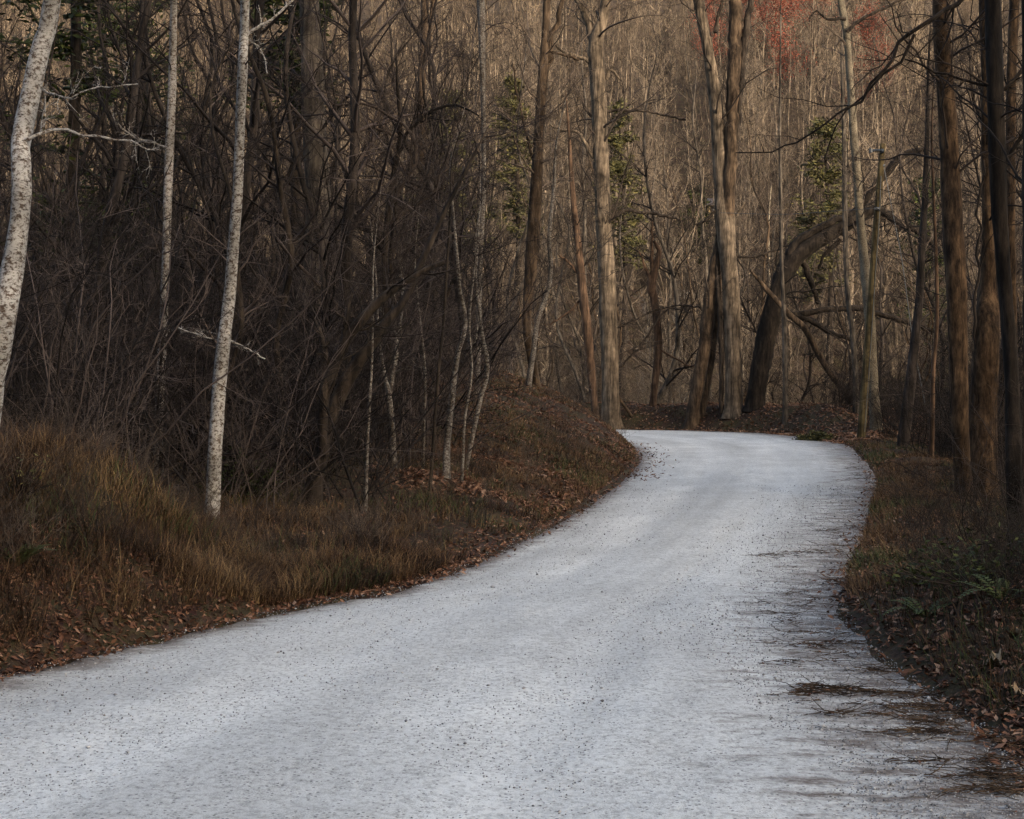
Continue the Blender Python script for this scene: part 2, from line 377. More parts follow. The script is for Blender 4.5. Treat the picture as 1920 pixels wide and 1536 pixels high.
def trunk_mesh(name, path, rad, r, sides=12, m=None, flare=.35, lump=.10):
    n = len(path); V, Q = tube_arrays(path[None], rad[None], sides)
    V = V.reshape(n, sides, 3); c = path[:, None, :]; off = V - c
    h = np.linalg.norm(path - path[0], axis=1)
    ph = r.uniform(0, 6.28, 4); ang = np.arange(sides) * 2 * math.pi / sides
    g = 1 + lump * (np.sin(2 * ang[None] + ph[0] + h[:, None] * .9) + .7 * np.sin(3 * ang[None] + ph[1] - h[:, None] * 1.7)) + lump * .6 * r.normal(size=(n, sides))
    fl = flare * np.exp(-h / .45)[:, None] * (1 + .6 * np.sin(4 * ang[None] + ph[2]))
    V = c + off * (g + fl)[..., None]
    return V.reshape(-1, 3), Q

# ------------------------------------------------------------------ tagging
def tag(o, label, cat, group=None):
    o['label'] = label; o['category'] = cat
    if group: o['group'] = group
    return o
def struct(o): o['kind'] = 'structure'; return o
def stuff(o, label=None, cat=None):
    o['kind'] = 'stuff'
    if label: o['label'] = label; o['category'] = cat
    return o
def empty(name, loc):
    o = bpy.data.objects.new(name, None); COL.objects.link(o); o.location = loc; o.empty_display_size = .2; return o
def W(px, py, d): return np.array([(px - 960) / F * d, d, CAMZ - (py - HOR) / F * d])

# ------------------------------------------------------------------ ground sheet
def axis(lo, hi, step, far_lo, far_hi, g=1.16):
    a = list(np.arange(lo, hi + 1e-6, step)); s = step
    while a[-1] < far_hi: s = min(s * g, 16); a.append(a[-1] + s)
    s = step
    while a[0] > far_lo: s = min(s * g, 16); a.insert(0, a[0] - s)
    return np.array(a)
gx = axis(-8, 12.5, .17, -520, 520); gy = axis(5, 66, .18, -560, 640)
GX, GY = np.meshgrid(gx, gy); GZ = height(GX, GY)
nx_, ny_ = len(gx), len(gy); idx = np.arange(nx_ * ny_).reshape(ny_, nx_)
Q = np.stack([idx[:-1, :-1], idx[:-1, 1:], idx[1:, 1:], idx[1:, :-1]], -1).reshape(-1, 4)
struct(new_obj('ground', mesh_from('ground', np.stack([GX, GY, GZ], -1).reshape(-1, 3), Q), M['floor']))

# ------------------------------------------------------------------ the gravel road
def build_road():
    nu = 56; s = np.linspace(0, NS - 1, 900); i = np.minimum(s.astype(int), NS - 2); f = (s - i)[:, None]
    A = EL[i] * (1 - f) + EL[i + 1] * f; B = ER[i] * (1 - f) + ER[i + 1] * f
    u = np.linspace(-.06, 1.06, nu)
    P = A[:, None] * (1 - u[None, :, None]) + B[:, None] * u[None, :, None]
    x = P[..., 0]; y = P[..., 1]; wd = np.linalg.norm(B - A, axis=1)[:, None]
    e = np.minimum(u, 1 - u)[None] * wd
    z = .035 * sm(0, 2, e) - .012 + .022 * fbm(x * 1.1, y * .5, 3) + .010 * fbm(x * 5, y * 3, 3)
    z -= .018 * (np.exp(-((u - .30) / .06) ** 2) + np.exp(-((u - .62) / .06) ** 2))[None]
    z = z - .22 * sm(.02, -.30, e) + .03 * fbm(x * 2.3, y * 2.3, 3) * sm(.5, 0, e)
    V = np.stack([x, y, z], -1).reshape(-1, 3); ix = np.arange(len(V)).reshape(900, nu)
    Qr = np.stack([ix[:-1, :-1], ix[:-1, 1:], ix[1:, 1:], ix[1:, :-1]], -1).reshape(-1, 4)
    me = mesh_from('road', V, Qr)
    mid = (A + B) / 2; v = np.concatenate([[0], np.cumsum(np.linalg.norm(np.diff(mid, axis=0), axis=1))])
    UV = np.stack([np.broadcast_to(u[None], x.shape), np.broadcast_to(v[:, None], x.shape)], -1).reshape(-1, 2)
    lay = me.uv_layers.new(name='lane'); lay.data.foreach_set('uv', UV[Qr.ravel()].astype(np.float32).ravel())
    struct(new_obj('road', me, M['road']))
build_road()

# ------------------------------------------------------------------ hero trees traced limb by limb, each at its own distance
HEROES = []
def hero(name, label, d, trunk, bark_m, twig_m, limbs=(), extra=5.0, crown=(9, 1.6), cat='tree', seed=0, fine=((6, .42), (4, .48), (2, .5)),
         t0=.35, group=None, lump=.07, root=True, limb_fine=((7, .35), (4, .45), (3, .5)), sides=12):
    """trunk and limbs: rows of photo column, photo row, width in photo pixels (from the ground up); d: metres away"""
    r = np.random.default_rng(seed + 100); ppm = F / d; rm = max(.0018, .00015 * d)
    def to3(rows, wob=.25, dd=0.0):
        off = np.concatenate([[0], np.cumsum(r.normal(size=len(rows) - 1)) * wob * .4])
        return np.array([np.append(W(p[0], p[1], d + o + (p[3] if len(p) > 3 else 0)), p[2] / 2 / ppm) for p, o in zip(rows, off)])
    tr = to3(trunk)
    b = tr[0].copy()
    if root:
        gz = hz(b[0], b[1])
        if gz < b[2] - .05:
            dirn = tr[0, :3] - tr[1, :3]; dirn = dirn / abs(dirn[2]) if dirn[2] < -.05 else np.array([0, 0, -1.0])
            nb = b.copy(); nb[:3] = b[:3] + np.clip(dirn, -.3, 1) * [1, 1, 0] * (b[2] - gz) ; nb[2] = gz; nb[3] *= 1.06
            nb[2] = hz(nb[0], nb[1]); tr = np.vstack([nb, tr])
        elif gz > b[2] + .05:
            k = int(np.argmax(tr[:, 2] > gz + .02))
            if k > 0:
                f = (gz - tr[k - 1, 2]) / (tr[k, 2] - tr[k - 1, 2]); cut = tr[k - 1] + (tr[k] - tr[k - 1]) * f; tr = np.vstack([cut, tr[k:]])
    base = tr[0, :3].copy()
    if extra > 0:
        dv = tr[-1, :3] - tr[-2, :3]; dv = dv / np.linalg.norm(dv); dv = dv * .6 + np.array([0, 0, .4])
        k = tr[-1].copy(); k[:3] = k[:3] + dv * extra * .5; k[3] *= .7; k2 = k.copy(); k2[:3] = k2[:3] + dv * extra * .5 + r.normal(size=3) * .1; k2[3] *= .25
        tr = np.vstack([tr, k, k2])
    foot = tr[0].copy(); foot[2] -= .25; tr = np.vstack([foot, tr])
    ln = np.linalg.norm(np.diff(tr[:, :3], axis=0), axis=1).sum()
    c = catmull(tr, int(np.clip(ln * 5, 14, 80)))
    root_o = empty(name, base); tag(root_o, label, cat, group)
    V, Qt = trunk_mesh('t', c[:, :3] - base, np.maximum(c[:, 3], .004), r, sides, lump=lump)
    new_obj('trunk', mesh_from('trunk', V, Qt), M[bark_m], root_o)
    bag = Bag()
    # natural branches up the trunk
    per, lf = crown
    if per:
        P = (c[:, :3] - base)[None]; R = np.maximum(c[:, 3], .004)[None]
        per = int(per * 1.25); s = spawn(P, R, per, t0, .98, .7, 1.25, 1.0, .17, r, .006); s = list(s); s[2] = lf * 1.35 * r.uniform(.4, 1.35, per); s[3] = np.minimum(s[3], .012 * s[2] + .008)
        Pb, Rb = grow(*s, 9, r, .20, .03, .25); bag.tubes(Pb, Rb, 5); twigs_on(bag, Pb, Rb, r, fine, rmin=rm)
    cr = bag.mesh('crown') if bag.V else None
    if cr is not None: new_obj('crown', cr, M[twig_m], root_o)
    for lm in limbs:
        rows = lm[0] if isinstance(lm, tuple) else lm; thick = lm[1] if isinstance(lm, tuple) else bark_m
        a = to3(rows, .15); ln = np.linalg.norm(np.diff(a[:, :3], axis=0), axis=1).sum()
        k = catmull(a, int(np.clip(ln * 5, 10, 40))); k[:, :3] += r.normal(size=(len(k), 3)) * .012 * min(ln, 2)
        lb = Bag(); P = (k[:, :3] - base)[None]; R = np.maximum(k[:, 3], .003)[None]
        lb.tubes(P, R, 8)
        if limb_fine: twigs_on(lb, P, np.minimum(R, .03), r, limb_fine, rmin=rm)
        new_obj('limb', lb.mesh('limb'), M[thick], root_o)
    HEROES.append((base[0], base[1])); return root_o

hero('birch_tree', 'thick curved white birch trunk at the far left edge of the photo', 10.0,
     [(-25, 790, 50), (-14, 700, 48), (2, 630, 46), (18, 540, 44), (30, 460, 40), (39, 390, 36), (40, 320, 38), (38, 270, 36), (52, 200, 37), (72, 110, 36), (88, 50, 34), (98, 0, 32)],
     'birch', 'twig_pale', [[(46, 268, 9), (70, 255, 6), (110, 247, 5), (160, 250, 4.5), (230, 263, 3.5), (300, 285, 2.5)],
                            [(75, 165, 5), (110, 185, 3.5), (140, 183, 3), (190, 163, 2.6), (262, 160, 2.2)]], extra=6, crown=(6, 1.2), seed=1, t0=.5, cat='birch', lump=.05)
hero('birch_tree', 'slender dull-barked birch, middle one of the three left birches', 19.0,
     [(297, 862, 17), (298, 780, 16), (303, 680, 17), (307, 590, 17), (312, 470, 16), (314, 390, 16), (318, 290, 17), (322, 190, 15), (324, 100, 14), (326, 0, 12)],
     'birch_dim', 'twig_left', [[(312, 618, 5), (340, 616, 4.5), (372, 618, 4), (410, 627, 3)], [(315, 278, 5), (270, 262, 3), (230, 243, 3), (205, 200, 2.4)]], extra=5, crown=(14, 2.0), seed=2, cat='birch', lump=.05)
hero('birch_tree', 'bright white straight birch leaning right beside the road ditch', 15.4,
     [(395, 1012, 27), (398, 950, 25), (403, 850, 26), (410, 740, 25), (420, 640, 24), (430, 560, 22), (438, 460, 20), (446, 350, 18), (450, 230, 18), (455, 130, 18), (458, 60, 17), (460, 0, 17)],
     'birch', 'twig_left', [[(462, 68, 7), (480, 55, 6), (510, 35, 5), (560, -10, 4)], [(460, 72, 4), (490, 95, 3), (502, 140, 2.5)],
                            [(430, 638, 5), (460, 652, 4), (495, 672, 3)], [(412, 640, 3), (370, 628, 2.4), (330, 612, 2)]], extra=5, crown=(12, 1.5), seed=3, cat='birch', lump=.05)
hero('tall_tree', 'wide smooth grey trunk rising behind the vine tangle on the left', 31.0,
     [(588, 800, 54), (588, 640, 50), (592, 500, 47), (596, 380, 45), (590, 250, 42), (585, 120, 40), (580, 0, 38)], 'bark_grey', 'twig_left', extra=6, crown=(14, 2.4), seed=4, sides=16)
hero('leaning_tree', 'dark double-stemmed tree leaning right over the left undergrowth', 17.0,
     [(582, 968, 34), (592, 900, 28), (604, 840, 26), (625, 770, 26), (655, 705, 25), (690, 655, 23), (722, 605, 20), (760, 560, 16)], 'bark_dark', 'twig_left',
     [[(606, 850, 20), (610, 760, 20), (622, 690, 20), (645, 650, 21), (675, 600, 20), (715, 560, 17), (770, 525, 13), (830, 490, 9)],
      [(618, 690, 12), (605, 640, 9), (592, 600, 6)], [(640, 660, 12), (650, 600, 8), (658, 550, 6)]], extra=2.5, crown=(14, 1.6), seed=5)
hero('sapling', 'very thin pale straight sapling right of the dark leaning tree', 17.0,
     [(685, 952, 7), (688, 860, 7), (692, 770, 6), (697, 690, 5), (699, 600, 4)], 'lichen', 'twig_left', extra=1.5, crown=(9, .7), seed=6, sides=8)
hero('sapling', 'forked young tree with a grey Y-shaped fork in the undergrowth', 20.0,
     [(738, 880, 11), (736, 820, 11), (731, 760, 10), (729, 738, 10), (718, 690, 7), (712, 640, 5), (708, 590, 4)], 'lichen', 'twig_left',
     [[(730, 742, 8), (740, 700, 8), (746, 650, 7), (752, 590, 5), (760, 520, 4)]], extra=1.5, crown=(9, .8), seed=7, sides=8)
hero('sapling', 'crooked lichen-spotted small tree standing at the foot of the bank', 20.0,
     [(837, 892, 13), (838, 830, 12), (846, 760, 12), (853, 700, 10), (862, 650, 9), (873, 615, 8), (870, 580, 8), (862, 545, 7), (857, 480, 6), (850, 400, 5)], 'lichen', 'twig_left',
     [[(845, 800, 7), (846, 760, 7), (849, 740, 6)], [(876, 640, 4), (890, 642, 3.5), (895, 610, 3)]], extra=1.5, crown=(12, .9), seed=8, sides=10)
hero('sapling', 'slim kinked tree growing out of the bank beside the crooked one', 21.5,
     [(880, 850, 8), (890, 800, 9), (902, 745, 9), (913, 705, 9), (913, 670, 8), (904, 630, 7), (900, 590, 6), (892, 520, 5), (897, 440, 4)], 'lichen', 'twig_left', extra=1.5, crown=(12, 1.0), seed=9, sides=8)
for i, (a, lab) in enumerate((([(815, 800, 6), (822, 700, 6), (832, 600, 5), (838, 500, 5), (845, 380, 4)], 'thin dark sapling just left of the crooked lichen-spotted tree'),
                              ([(868, 860, 5), (872, 780, 5), (885, 700, 4), (880, 600, 4), (890, 500, 3)], 'hair-thin sapling between the crooked tree and the kinked one'),
                              ([(795, 790, 5), (797, 700, 5), (790, 620, 4), (783, 560, 4)], 'short thin pale sapling under the dark leaning limbs'),
                              ([(498, 960, 6), (502, 880, 7), (508, 800, 5), (530, 720, 4), (545, 640, 3)], 'greyish crooked sapling between the white birch and leaning tree'))):
    hero('sapling', lab, 19.0 + i, a, 'lichen' if i != 0 else 'bark_dark', 'twig_left', extra=1.2, crown=(8, .8), seed=20 + i, sides=8)
hero('vine_tree', 'small dark tree smothered in a tangled ball of vines', 21.0,
     [(735, 820, 14), (728, 640, 13), (722, 480, 12), (735, 350, 11), (750, 250, 9), (745, 160, 6)], 'bark_dark', 'twig_dark',
     [([(735, 380, 7), (780, 300, 7), (770, 250, 6), (700, 200, 5), (625, 200, 4)], 'twig_dark'), ([(745, 260, 7), (690, 240, 5), (640, 280, 4), (610, 350, 3)], 'twig_dark'),
      ([(740, 300, 7), (790, 220, 6), (850, 195, 5), (900, 215, 3)], 'twig_dark'), ([(730, 420, 6), (800, 370, 6), (850, 300, 4)], 'twig_dark'), ([(725, 480, 6), (660, 400, 5), (620, 380, 4)], 'twig_dark'),
      ([(728, 520, 5), (800, 440, 4), (870, 440, 3), (930, 480, 2)], 'twig_left')],
     extra=.6, crown=(40, 1.25), seed=10, fine=((6, .5), (5, .5), (2, .5)), t0=.3, limb_fine=((12, .3), (5, .45), (2, .5)))
hero('slender_tree', 'slender pale-streaked dark trunk rising above the vine thicket', 33.0,
     [(897, 640, 10), (900, 500, 9), (905, 380, 9), (907, 300, 8), (906, 200, 9), (904, 100, 12), (902, 0, 14)], 'lichen', 'twig_mid', extra=5, crown=(16, 1.8), seed=11)
hero('bank_tree', 'two-forked brown tree on the crest of the bank', 42.0,
     [(996, 668, 17), (988, 620, 17), (990, 560, 20), (998, 480, 25), (1003, 400, 23), (1008, 300, 21), (1014, 200, 21), (1018, 140, 20), (1022, 70, 14), (1026, 0, 13)], 'bark_brown', 'twig_mid',
     [[(1017, 150, 14), (1030, 110, 12), (1035, 70, 11), (1046, 35, 10), (1054, 0, 9)], [(1010, 330, 7), (990, 270, 5), (975, 200, 4), (960, 120, 3)], [(1024, 95, 5), (1060, 105, 5), (1085, 112, 4)]], extra=5, crown=(22, 2.3), seed=12)
hero('bank_tree', 'curving grey stem at the bank crest, right of the forked tree', 41.0,
     [(1000, 660, 10), (1008, 600, 10), (1022, 560, 9), (1033, 510, 8), (1030, 440, 7), (1038, 360, 6)], 'lichen', 'twig_mid', extra=3, crown=(12, 1.4), seed=13)
hero('tall_tree', 'dark double trunk at the top of the picture left of the bank trees', 44.0,
     [(800, 640, 17), (795, 400, 16), (790, 200, 15), (794, 90, 15), (797, 0, 16)], 'bark_brown', 'twig_mid', [[(792, 150, 8), (805, 60, 8), (812, 0, 8)]], extra=6, crown=(18, 2.4), seed=14)
hero('bend_tree', 'mossy curved brown trunk just left of the great grey tulip tree', 60.0,
     [(1118, 792, 14), (1113, 740, 15), (1105, 660, 16), (1098, 590, 17), (1091, 530, 17), (1086, 480, 16), (1080, 420, 12), (1072, 340, 9)], 'bark_snag', 'twig_mid',
     [[(1090, 520, 6), (1065, 490, 5), (1050, 480, 4)], [(1092, 560, 5), (1060, 590, 4), (1030, 610, 3)]], extra=4, crown=(16, 2.2), seed=15)
hero('tulip_tree', 'broad straight grey-brown trunk at the left end of the bend', 62.5,
     [(1146, 790, 36), (1144, 700, 33), (1141, 600, 32), (1137, 500, 32), (1131, 400, 30), (1127, 300, 28), (1123, 200, 29), (1119, 120, 31), (1118, 80, 28), (1128, 40, 20), (1136, 0, 18)], 'bark_poplar', 'twig_mid',
     [[(1116, 100, 18), (1106, 50, 16), (1094, 20, 14), (1080, -10, 12)], [(1114, 120, 8), (1085, 105, 7), (1060, 98, 6), (1042, 84, 5)],
      ([(1142, 415, 9), (1170, 395, 7), (1195, 398, 6), (1220, 400, 6), (1255, 408, 5), (1275, 412, 4)], 'bark_dark'), ([(1136, 212, 6), (1165, 207, 5), (1210, 210, 4), (1285, 224, 4)], 'bark_dark'),
      [(1130, 320, 8), (1105, 285, 7), (1085, 250, 6), (1060, 245, 5), (1030, 235, 4)], [(1138, 150, 8), (1143, 130, 6), (1165, 150, 4)],
      ([(1145, 620, 4), (1190, 600, 3.5), (1240, 578, 3), (1290, 580, 2.5)], 'bark_dark'), ([(1160, 690, 4), (1200, 650, 4), (1250, 580, 3.5), (1300, 575, 3), (1350, 595, 2.5)], 'bark_dark')],
     extra=6, crown=(30, 2.6), seed=16, sides=18, lump=.035)
hero('snag_tree', 'reddish dead snag with a split broken top at the bend', 64.0,
     [(1222, 784, 13), (1228, 720, 14), (1234, 660, 15), (1233, 610, 14), (1226, 560, 15), (1221, 535, 18), (1232, 490, 13), (1236, 470, 10), (1226, 452, 5)], 'bark_snag', 'twig_mid',
     [[(1220, 530, 9), (1212, 505, 5), (1198, 472, 3)], [(1224, 520, 9), (1222, 470, 6), (1224, 415, 3)], [(1238, 655, 4), (1290, 685, 3), (1330, 690, 2)]], extra=0, crown=(5, .9), seed=17)
hero('leaning_tree', 'rough dark trunk leaning right into the forked giant', 61.0,
     [(1300, 772, 23), (1310, 710, 25), (1322, 640, 25), (1331, 570, 23), (1340, 500, 19), (1348, 450, 15), (1356, 410, 11)], 'bark_brown', 'twig_mid', extra=4, crown=(8, 1.8), seed=18, lump=.09)
hero('leaning_tree', 'thinner dark trunk crossing between the leaning one and the forked giant', 61.5,
     [(1318, 765, 12), (1332, 690, 12), (1343, 600, 12), (1348, 520, 10), (1346, 450, 8)], 'bark_brown', 'twig_mid', extra=3, crown=(6, 1.6), seed=19)
hero('forked_tree', 'great pale trunk splitting into three high stems above the bend', 60.5,
     [(1376, 774, 34), (1375, 700, 31), (1373, 620, 31), (1370, 540, 31), (1363, 460, 34), (1359, 400, 40), (1354, 350, 30), (1347, 250, 26), (1338, 160, 24), (1325, 80, 21), (1310, 0, 20)], 'bark_poplar', 'twig_mid',
     [([(1364, 410, 26), (1368, 340, 24), (1372, 250, 25), (1376, 150, 26), (1379, 60, 26), (1378, 0, 24)], 'bark_brown'),
      ([(1378, 300, 12), (1386, 200, 12), (1392, 110, 15), (1400, 50, 14), (1412, -20, 10)], 'bark_dark'), ([(1352, 774, 9), (1353, 690, 9), (1351, 600, 10), (1345, 520, 9), (1346, 440, 8)], 'bark_dark'),
      [(1380, 405, 6), (1390, 390, 4), (1398, 378, 2)], ([(1384, 482, 5), (1420, 480, 4), (1450, 470, 3.5), (1500, 455, 3)], 'bark_dark'),
      ([(1342, 395, 5), (1325, 412, 5), (1305, 422, 4)], 'bark_dark'), ([(1340, 60, 8), (1350, 20, 6), (1358, -20, 5)], 'bark_dark')],
     extra=6, crown=(14, 2.6), seed=31, sides=18, lump=.04, t0=.5)
hero('arching_tree', 'black-barked tree arching over to the right with long low limbs', 60.0,
     [(1412, 775, 33), (1422, 710, 37), (1436, 640, 36), (1452, 570, 34), (1468, 520, 34), (1488, 488, 36), (1525, 458, 30), (1570, 432, 24), (1612, 408, 20), (1645, 394, 15), (1690, 420, 13), (1725, 435, 12), (1760, 470, 9)], 'bark_black', 'twig_dark',
     [[(1476, 515, 22), (1484, 470, 20), (1515, 440, 16), (1560, 415, 14), (1600, 398, 12), (1640, 350, 14), (1670, 315, 15), (1695, 290, 13), (1735, 280, 9)],
      [(1478, 592, 13), (1530, 584, 11), (1600, 578, 11), (1645, 588, 10), (1710, 608, 9), (1760, 625, 6)], [(1480, 588, 11), (1520, 602, 10), (1560, 625, 9), (1598, 637, 7)],
      [(1508, 492, 13), (1522, 535, 11), (1534, 570, 7)], [(1575, 450, 9), (1545, 480, 7), (1535, 505, 5)]], extra=0, crown=(22, 1.8), seed=32, lump=.08)
hero('broken_trunk', 'thin broken brown trunk slanting across the arching tree', 58.5,
     [(1608, 785, 9), (1590, 745, 10), (1560, 705, 11), (1535, 665, 12), (1510, 618, 12), (1480, 590, 12), (1445, 552, 10), (1425, 528, 7), (1407, 508, 3)], 'bark_brown', 'twig_dark', extra=0, crown=(5, .9), seed=33)
hero('slender_tree', 'thin straight pole-like tree right of the arching trunk', 57.0,
     [(1472, 765, 9), (1472, 690, 9), (1470, 600, 8), (1466, 500, 7), (1464, 380, 6), (1462, 260, 5), (1463, 150, 4)], 'bark_grey', 'twig_mid', extra=4, crown=(16, 1.2), seed=34)
hero('sycamore_tree', 'mottled cream-barked tree standing just behind the utility pole', 50.0,
     [(1646, 835, 26), (1642, 790, 23), (1637, 720, 20), (1633, 640, 19), (1628, 560, 19), (1620, 480, 18), (1612, 400, 16), (1607, 320, 15), (1600, 240, 14), (1594, 150, 13), (1587, 60, 14), (1576, 0, 14)], 'sycamore', 'twig_mid',
     [([(1586, 60, 7), (1620, 35, 6), (1660, 15, 5), (1700, -5, 4)], 'bark_dark'), ([(1584, 35, 7), (1550, 35, 5), (1530, 20, 4), (1515, 40, 3)], 'bark_dark')], extra=5, crown=(20, 2.0), seed=35)
hero('slender_tree', 'slim grey-pink trunk left of the mottled tree and pole', 54.0,
     [(1606, 790, 10), (1604, 700, 10), (1598, 620, 10), (1590, 560, 9), (1586, 480, 9), (1584, 380, 9), (1583, 280, 8), (1580, 180, 6)], 'bark_grey', 'twig_mid', extra=4, crown=(16, 1.6), seed=36)
hero('slope_tree', 'dim grey trunk leaning right below the road, right of the pole', 42.0,
     [(1692, 850, 22), (1702, 760, 20), (1712, 670, 17), (1722, 580, 15), (1728, 480, 14), (1734, 380, 11), (1738, 260, 8)], 'bark_wood', 'twig_dark', extra=4, crown=(18, 1.8), seed=37)
hero('slope_tree', 'thin reddish stem left of the big paired trunks on the right', 34.0,
     [(1746, 870, 9), (1748, 780, 9), (1750, 690, 8), (1757, 600, 7), (1755, 480, 6), (1750, 360, 5)], 'bark_snag', 'twig_dark', extra=3, crown=(14, 1.4), seed=38)
hero('twin_tree', 'left trunk of the big rough-barked pair on the right', 22.0,
     [(1812, 1030, 34), (1806, 900, 30), (1800, 780, 33), (1797, 660, 35), (1793, 540, 37), (1787, 420, 36), (1781, 300, 33), (1773, 180, 32), (1766, 80, 32), (1763, 0, 30)], 'bark_right', 'twig_dark', extra=5, crown=(14, 1.7), seed=39, sides=16, lump=.06)
hero('twin_tree', 'right trunk of the big rough-barked pair, vine-wrapped below', 22.4,
     [(1838, 1040, 54), (1840, 900, 50), (1845, 760, 48), (1849, 640, 46), (1853, 540, 40), (1853, 430, 24), (1850, 300, 20), (1850, 160, 19), (1846, 0, 18)], 'bark_right', 'twig_dark',
     [([(1818, 900, 5), (1826, 760, 6), (1830, 600, 6), (1836, 450, 5), (1840, 300, 4)], 'twig_dark')], extra=5, crown=(14, 1.7), seed=40, sides=16, lump=.07)
hero('edge_tree', 'near-black trunk close to the right edge with a long overhanging branch', 19.0,
     [(1905, 960, 27), (1900, 860, 27), (1897, 720, 27), (1890, 600, 27), (1880, 480, 28), (1872, 360, 31), (1868, 240, 30), (1865, 120, 29), (1862, 0, 28), (1858, -90, 26)], 'bark_black', 'twig_dark',
     [[(1862, -60, 13, 0), (1830, -20, 11, -.2), (1790, 8, 9, -.3), (1745, 38, 8, -.4), (1705, 72, 7, -.4), (1660, 132, 6, -.5), (1612, 188, 5, -.5), (1562, 220, 4, -.6), (1500, 258, 3.5, -.6), (1455, 278, 3, -.7), (1380, 287, 2.2, -.7)],
      [(1716, 62, 6, -.4), (1695, 105, 5.5, -.5), (1650, 150, 5, -.5), (1628, 175, 4, -.6), (1570, 235, 3, -.6), (1548, 300, 2.4, -.6)],
      [(1870, 175, 8), (1850, 165, 6), (1800, 150, 5), (1740, 130, 4), (1700, 110, 3)], [(1862, 180, 9), (1900, 150, 8), (1940, 100, 7)], [(1886, 300, 9), (1905, 270, 8), (1940, 225, 6)]], extra=4, crown=(14, 1.3), seed=41)
hero('edge_tree', 'grey-brown trunk behind the black one at the right edge', 27.0,
     [(1905, 900, 24), (1898, 700, 22), (1893, 500, 21), (1895, 300, 20), (1897, 120, 18), (1902, 0, 17)], 'bark_right', 'twig_dark', extra=5, crown=(12, 1.7), seed=42)
hero('edge_tree', 'thick dark trunk cut off by the right edge of the photo', 16.5,
     [(1945, 1020, 40), (1942, 800, 38), (1938, 600, 36), (1935, 400, 34), (1934, 200, 32), (1930, 0, 30)], 'bark_black', 'twig_dark', extra=4, crown=(14, 1.3), seed=43)

# ------------------------------------------------------------------ utility pole
def build_pole():
    d = 47.0; ppm = F / d; b = W(1614, 830, d); b[2] = hz(b[0], b[1]); root = empty('utility_pole', b)
    tag(root, 'weathered wooden utility pole leaning right at the outer edge of the bend', 'utility pole')
    rows = np.array([(1612, 845, 16), (1614, 830, 16), (1628, 640, 14.5), (1641, 450, 12.5), (1652, 310, 11), (1655, 270, 10.5)])
    pt = np.array([np.append(W(a, c, d), w / 2 / ppm) for a, c, w in rows]); c = catmull(pt, 34); c[0, 2] = min(c[0, 2], b[2] - .3)
    V, Qp = trunk_mesh('p', c[:, :3] - b, c[:, 3], np.random.default_rng(1), 16, flare=.0, lump=.012)
    n = len(V); V = np.vstack([V, (c[-1, :3] - b)[None] + [[0, 0, .02]]]); T = [(n - 16 + k, n - 16 + (k + 1) % 16, n) for k in range(16)]
    new_obj('pole', mesh_from('pole', V, Qp, T), M['pole'], root)
    def rod(name, rows, rad, m, sides=8, off=0.0):
        a = np.array([W(x, y, d + off) for x, y in rows]) - b; a = catmull(a, max(2, 3 * len(a)))
        bg_ = Bag(); bg_.tubes(a[None], np.full((1, len(a)), rad), sides)
        e0, e1 = a[0], a[-1]; k = bg_.n; V0 = bg_.V[0]
        bg_.add(np.vstack([V0[:sides], V0[-sides:]]), T=[(0, i + 1, i) for i in range(1, sides - 1)] + [(sides, sides + i, sides + i + 1) for i in range(1, sides - 1)])
        return new_obj(name, bg_.mesh(name), m, root)
    rod('bracket', [(1633, 283), (1645, 282), (1656, 283)], .045, M['metal_dark'], off=-.14)
    rod('bolt', [(1652, 283), (1657, 283)], .07, M['metal_dark'], off=-.17)
    rod('insulator', [(1633, 279), (1633, 286)], .06, M['metal_wire'], off=-.14)
    rod('clamp', [(1640, 391), (1649, 392)], .05, M['metal_wire'], off=-.15)
    rod('clamp', [(1655, 311), (1659, 311)], .05, M['metal_wire'], off=-.05)
    rod('guy_wire', [(1657, 312), (1672, 390), (1688, 470), (1697, 530), (1712, 640), (1735, 760)], .016, M['metal_wire'], 5, -.05)
    rod('ground_wire', [(1652, 330), (1648, 420), (1641, 520), (1632, 660), (1621, 810)], .012, M['metal_wire'], 5, -.13)
    rod('cable', [(1640, 391), (1560, 396), (1470, 402), (1350, 399)], .009, M['metal_dark'], 5, -.15)
build_pole()

# ------------------------------------------------------------------ proto trees for the woods
def proto_tree(seed, h, rad, nb=18, fine=((7, .42), (5, .42), (3, .5)), t0=.3, lean=.12, blen=.26, up=.10, rmin=.004, crook=.012):
    r = np.random.default_rng(seed); k = 9
    p = np.zeros((k, 4)); p[:, 2] = np.linspace(-.4, h, k); p[:, :2] = np.cumsum(r.normal(size=(k, 2)) * h * crook, 0) + np.linspace(0, 1, k)[:, None] * r.normal(size=2) * lean * h * .4
    p[:, 3] = rad * np.linspace(1, .12, k) ** .8
    c = catmull(p, 26); V, Qt = trunk_mesh('t', c[:, :3], c[:, 3], r, 8, lump=.06)
    bag = Bag(); P = c[None, :, :3]; R = c[None, :, 3]
    s = list(spawn(P, R, nb, t0, .98, .5, 1.05, 1, .5, r, .012)); t = (s[0][:, 2] / h)
    s[2] = h * blen * r.uniform(.5, 1.2, nb) * (1.15 - .7 * t)
    Pb, Rb = grow(*s, 7, r, .16, up, .2); bag.tubes(Pb, Rb, 4)
    twigs_on(bag, Pb, Rb, r, fine, up=up * .8, wander=.18, rmin=rmin)
    return (V, Qt), bag
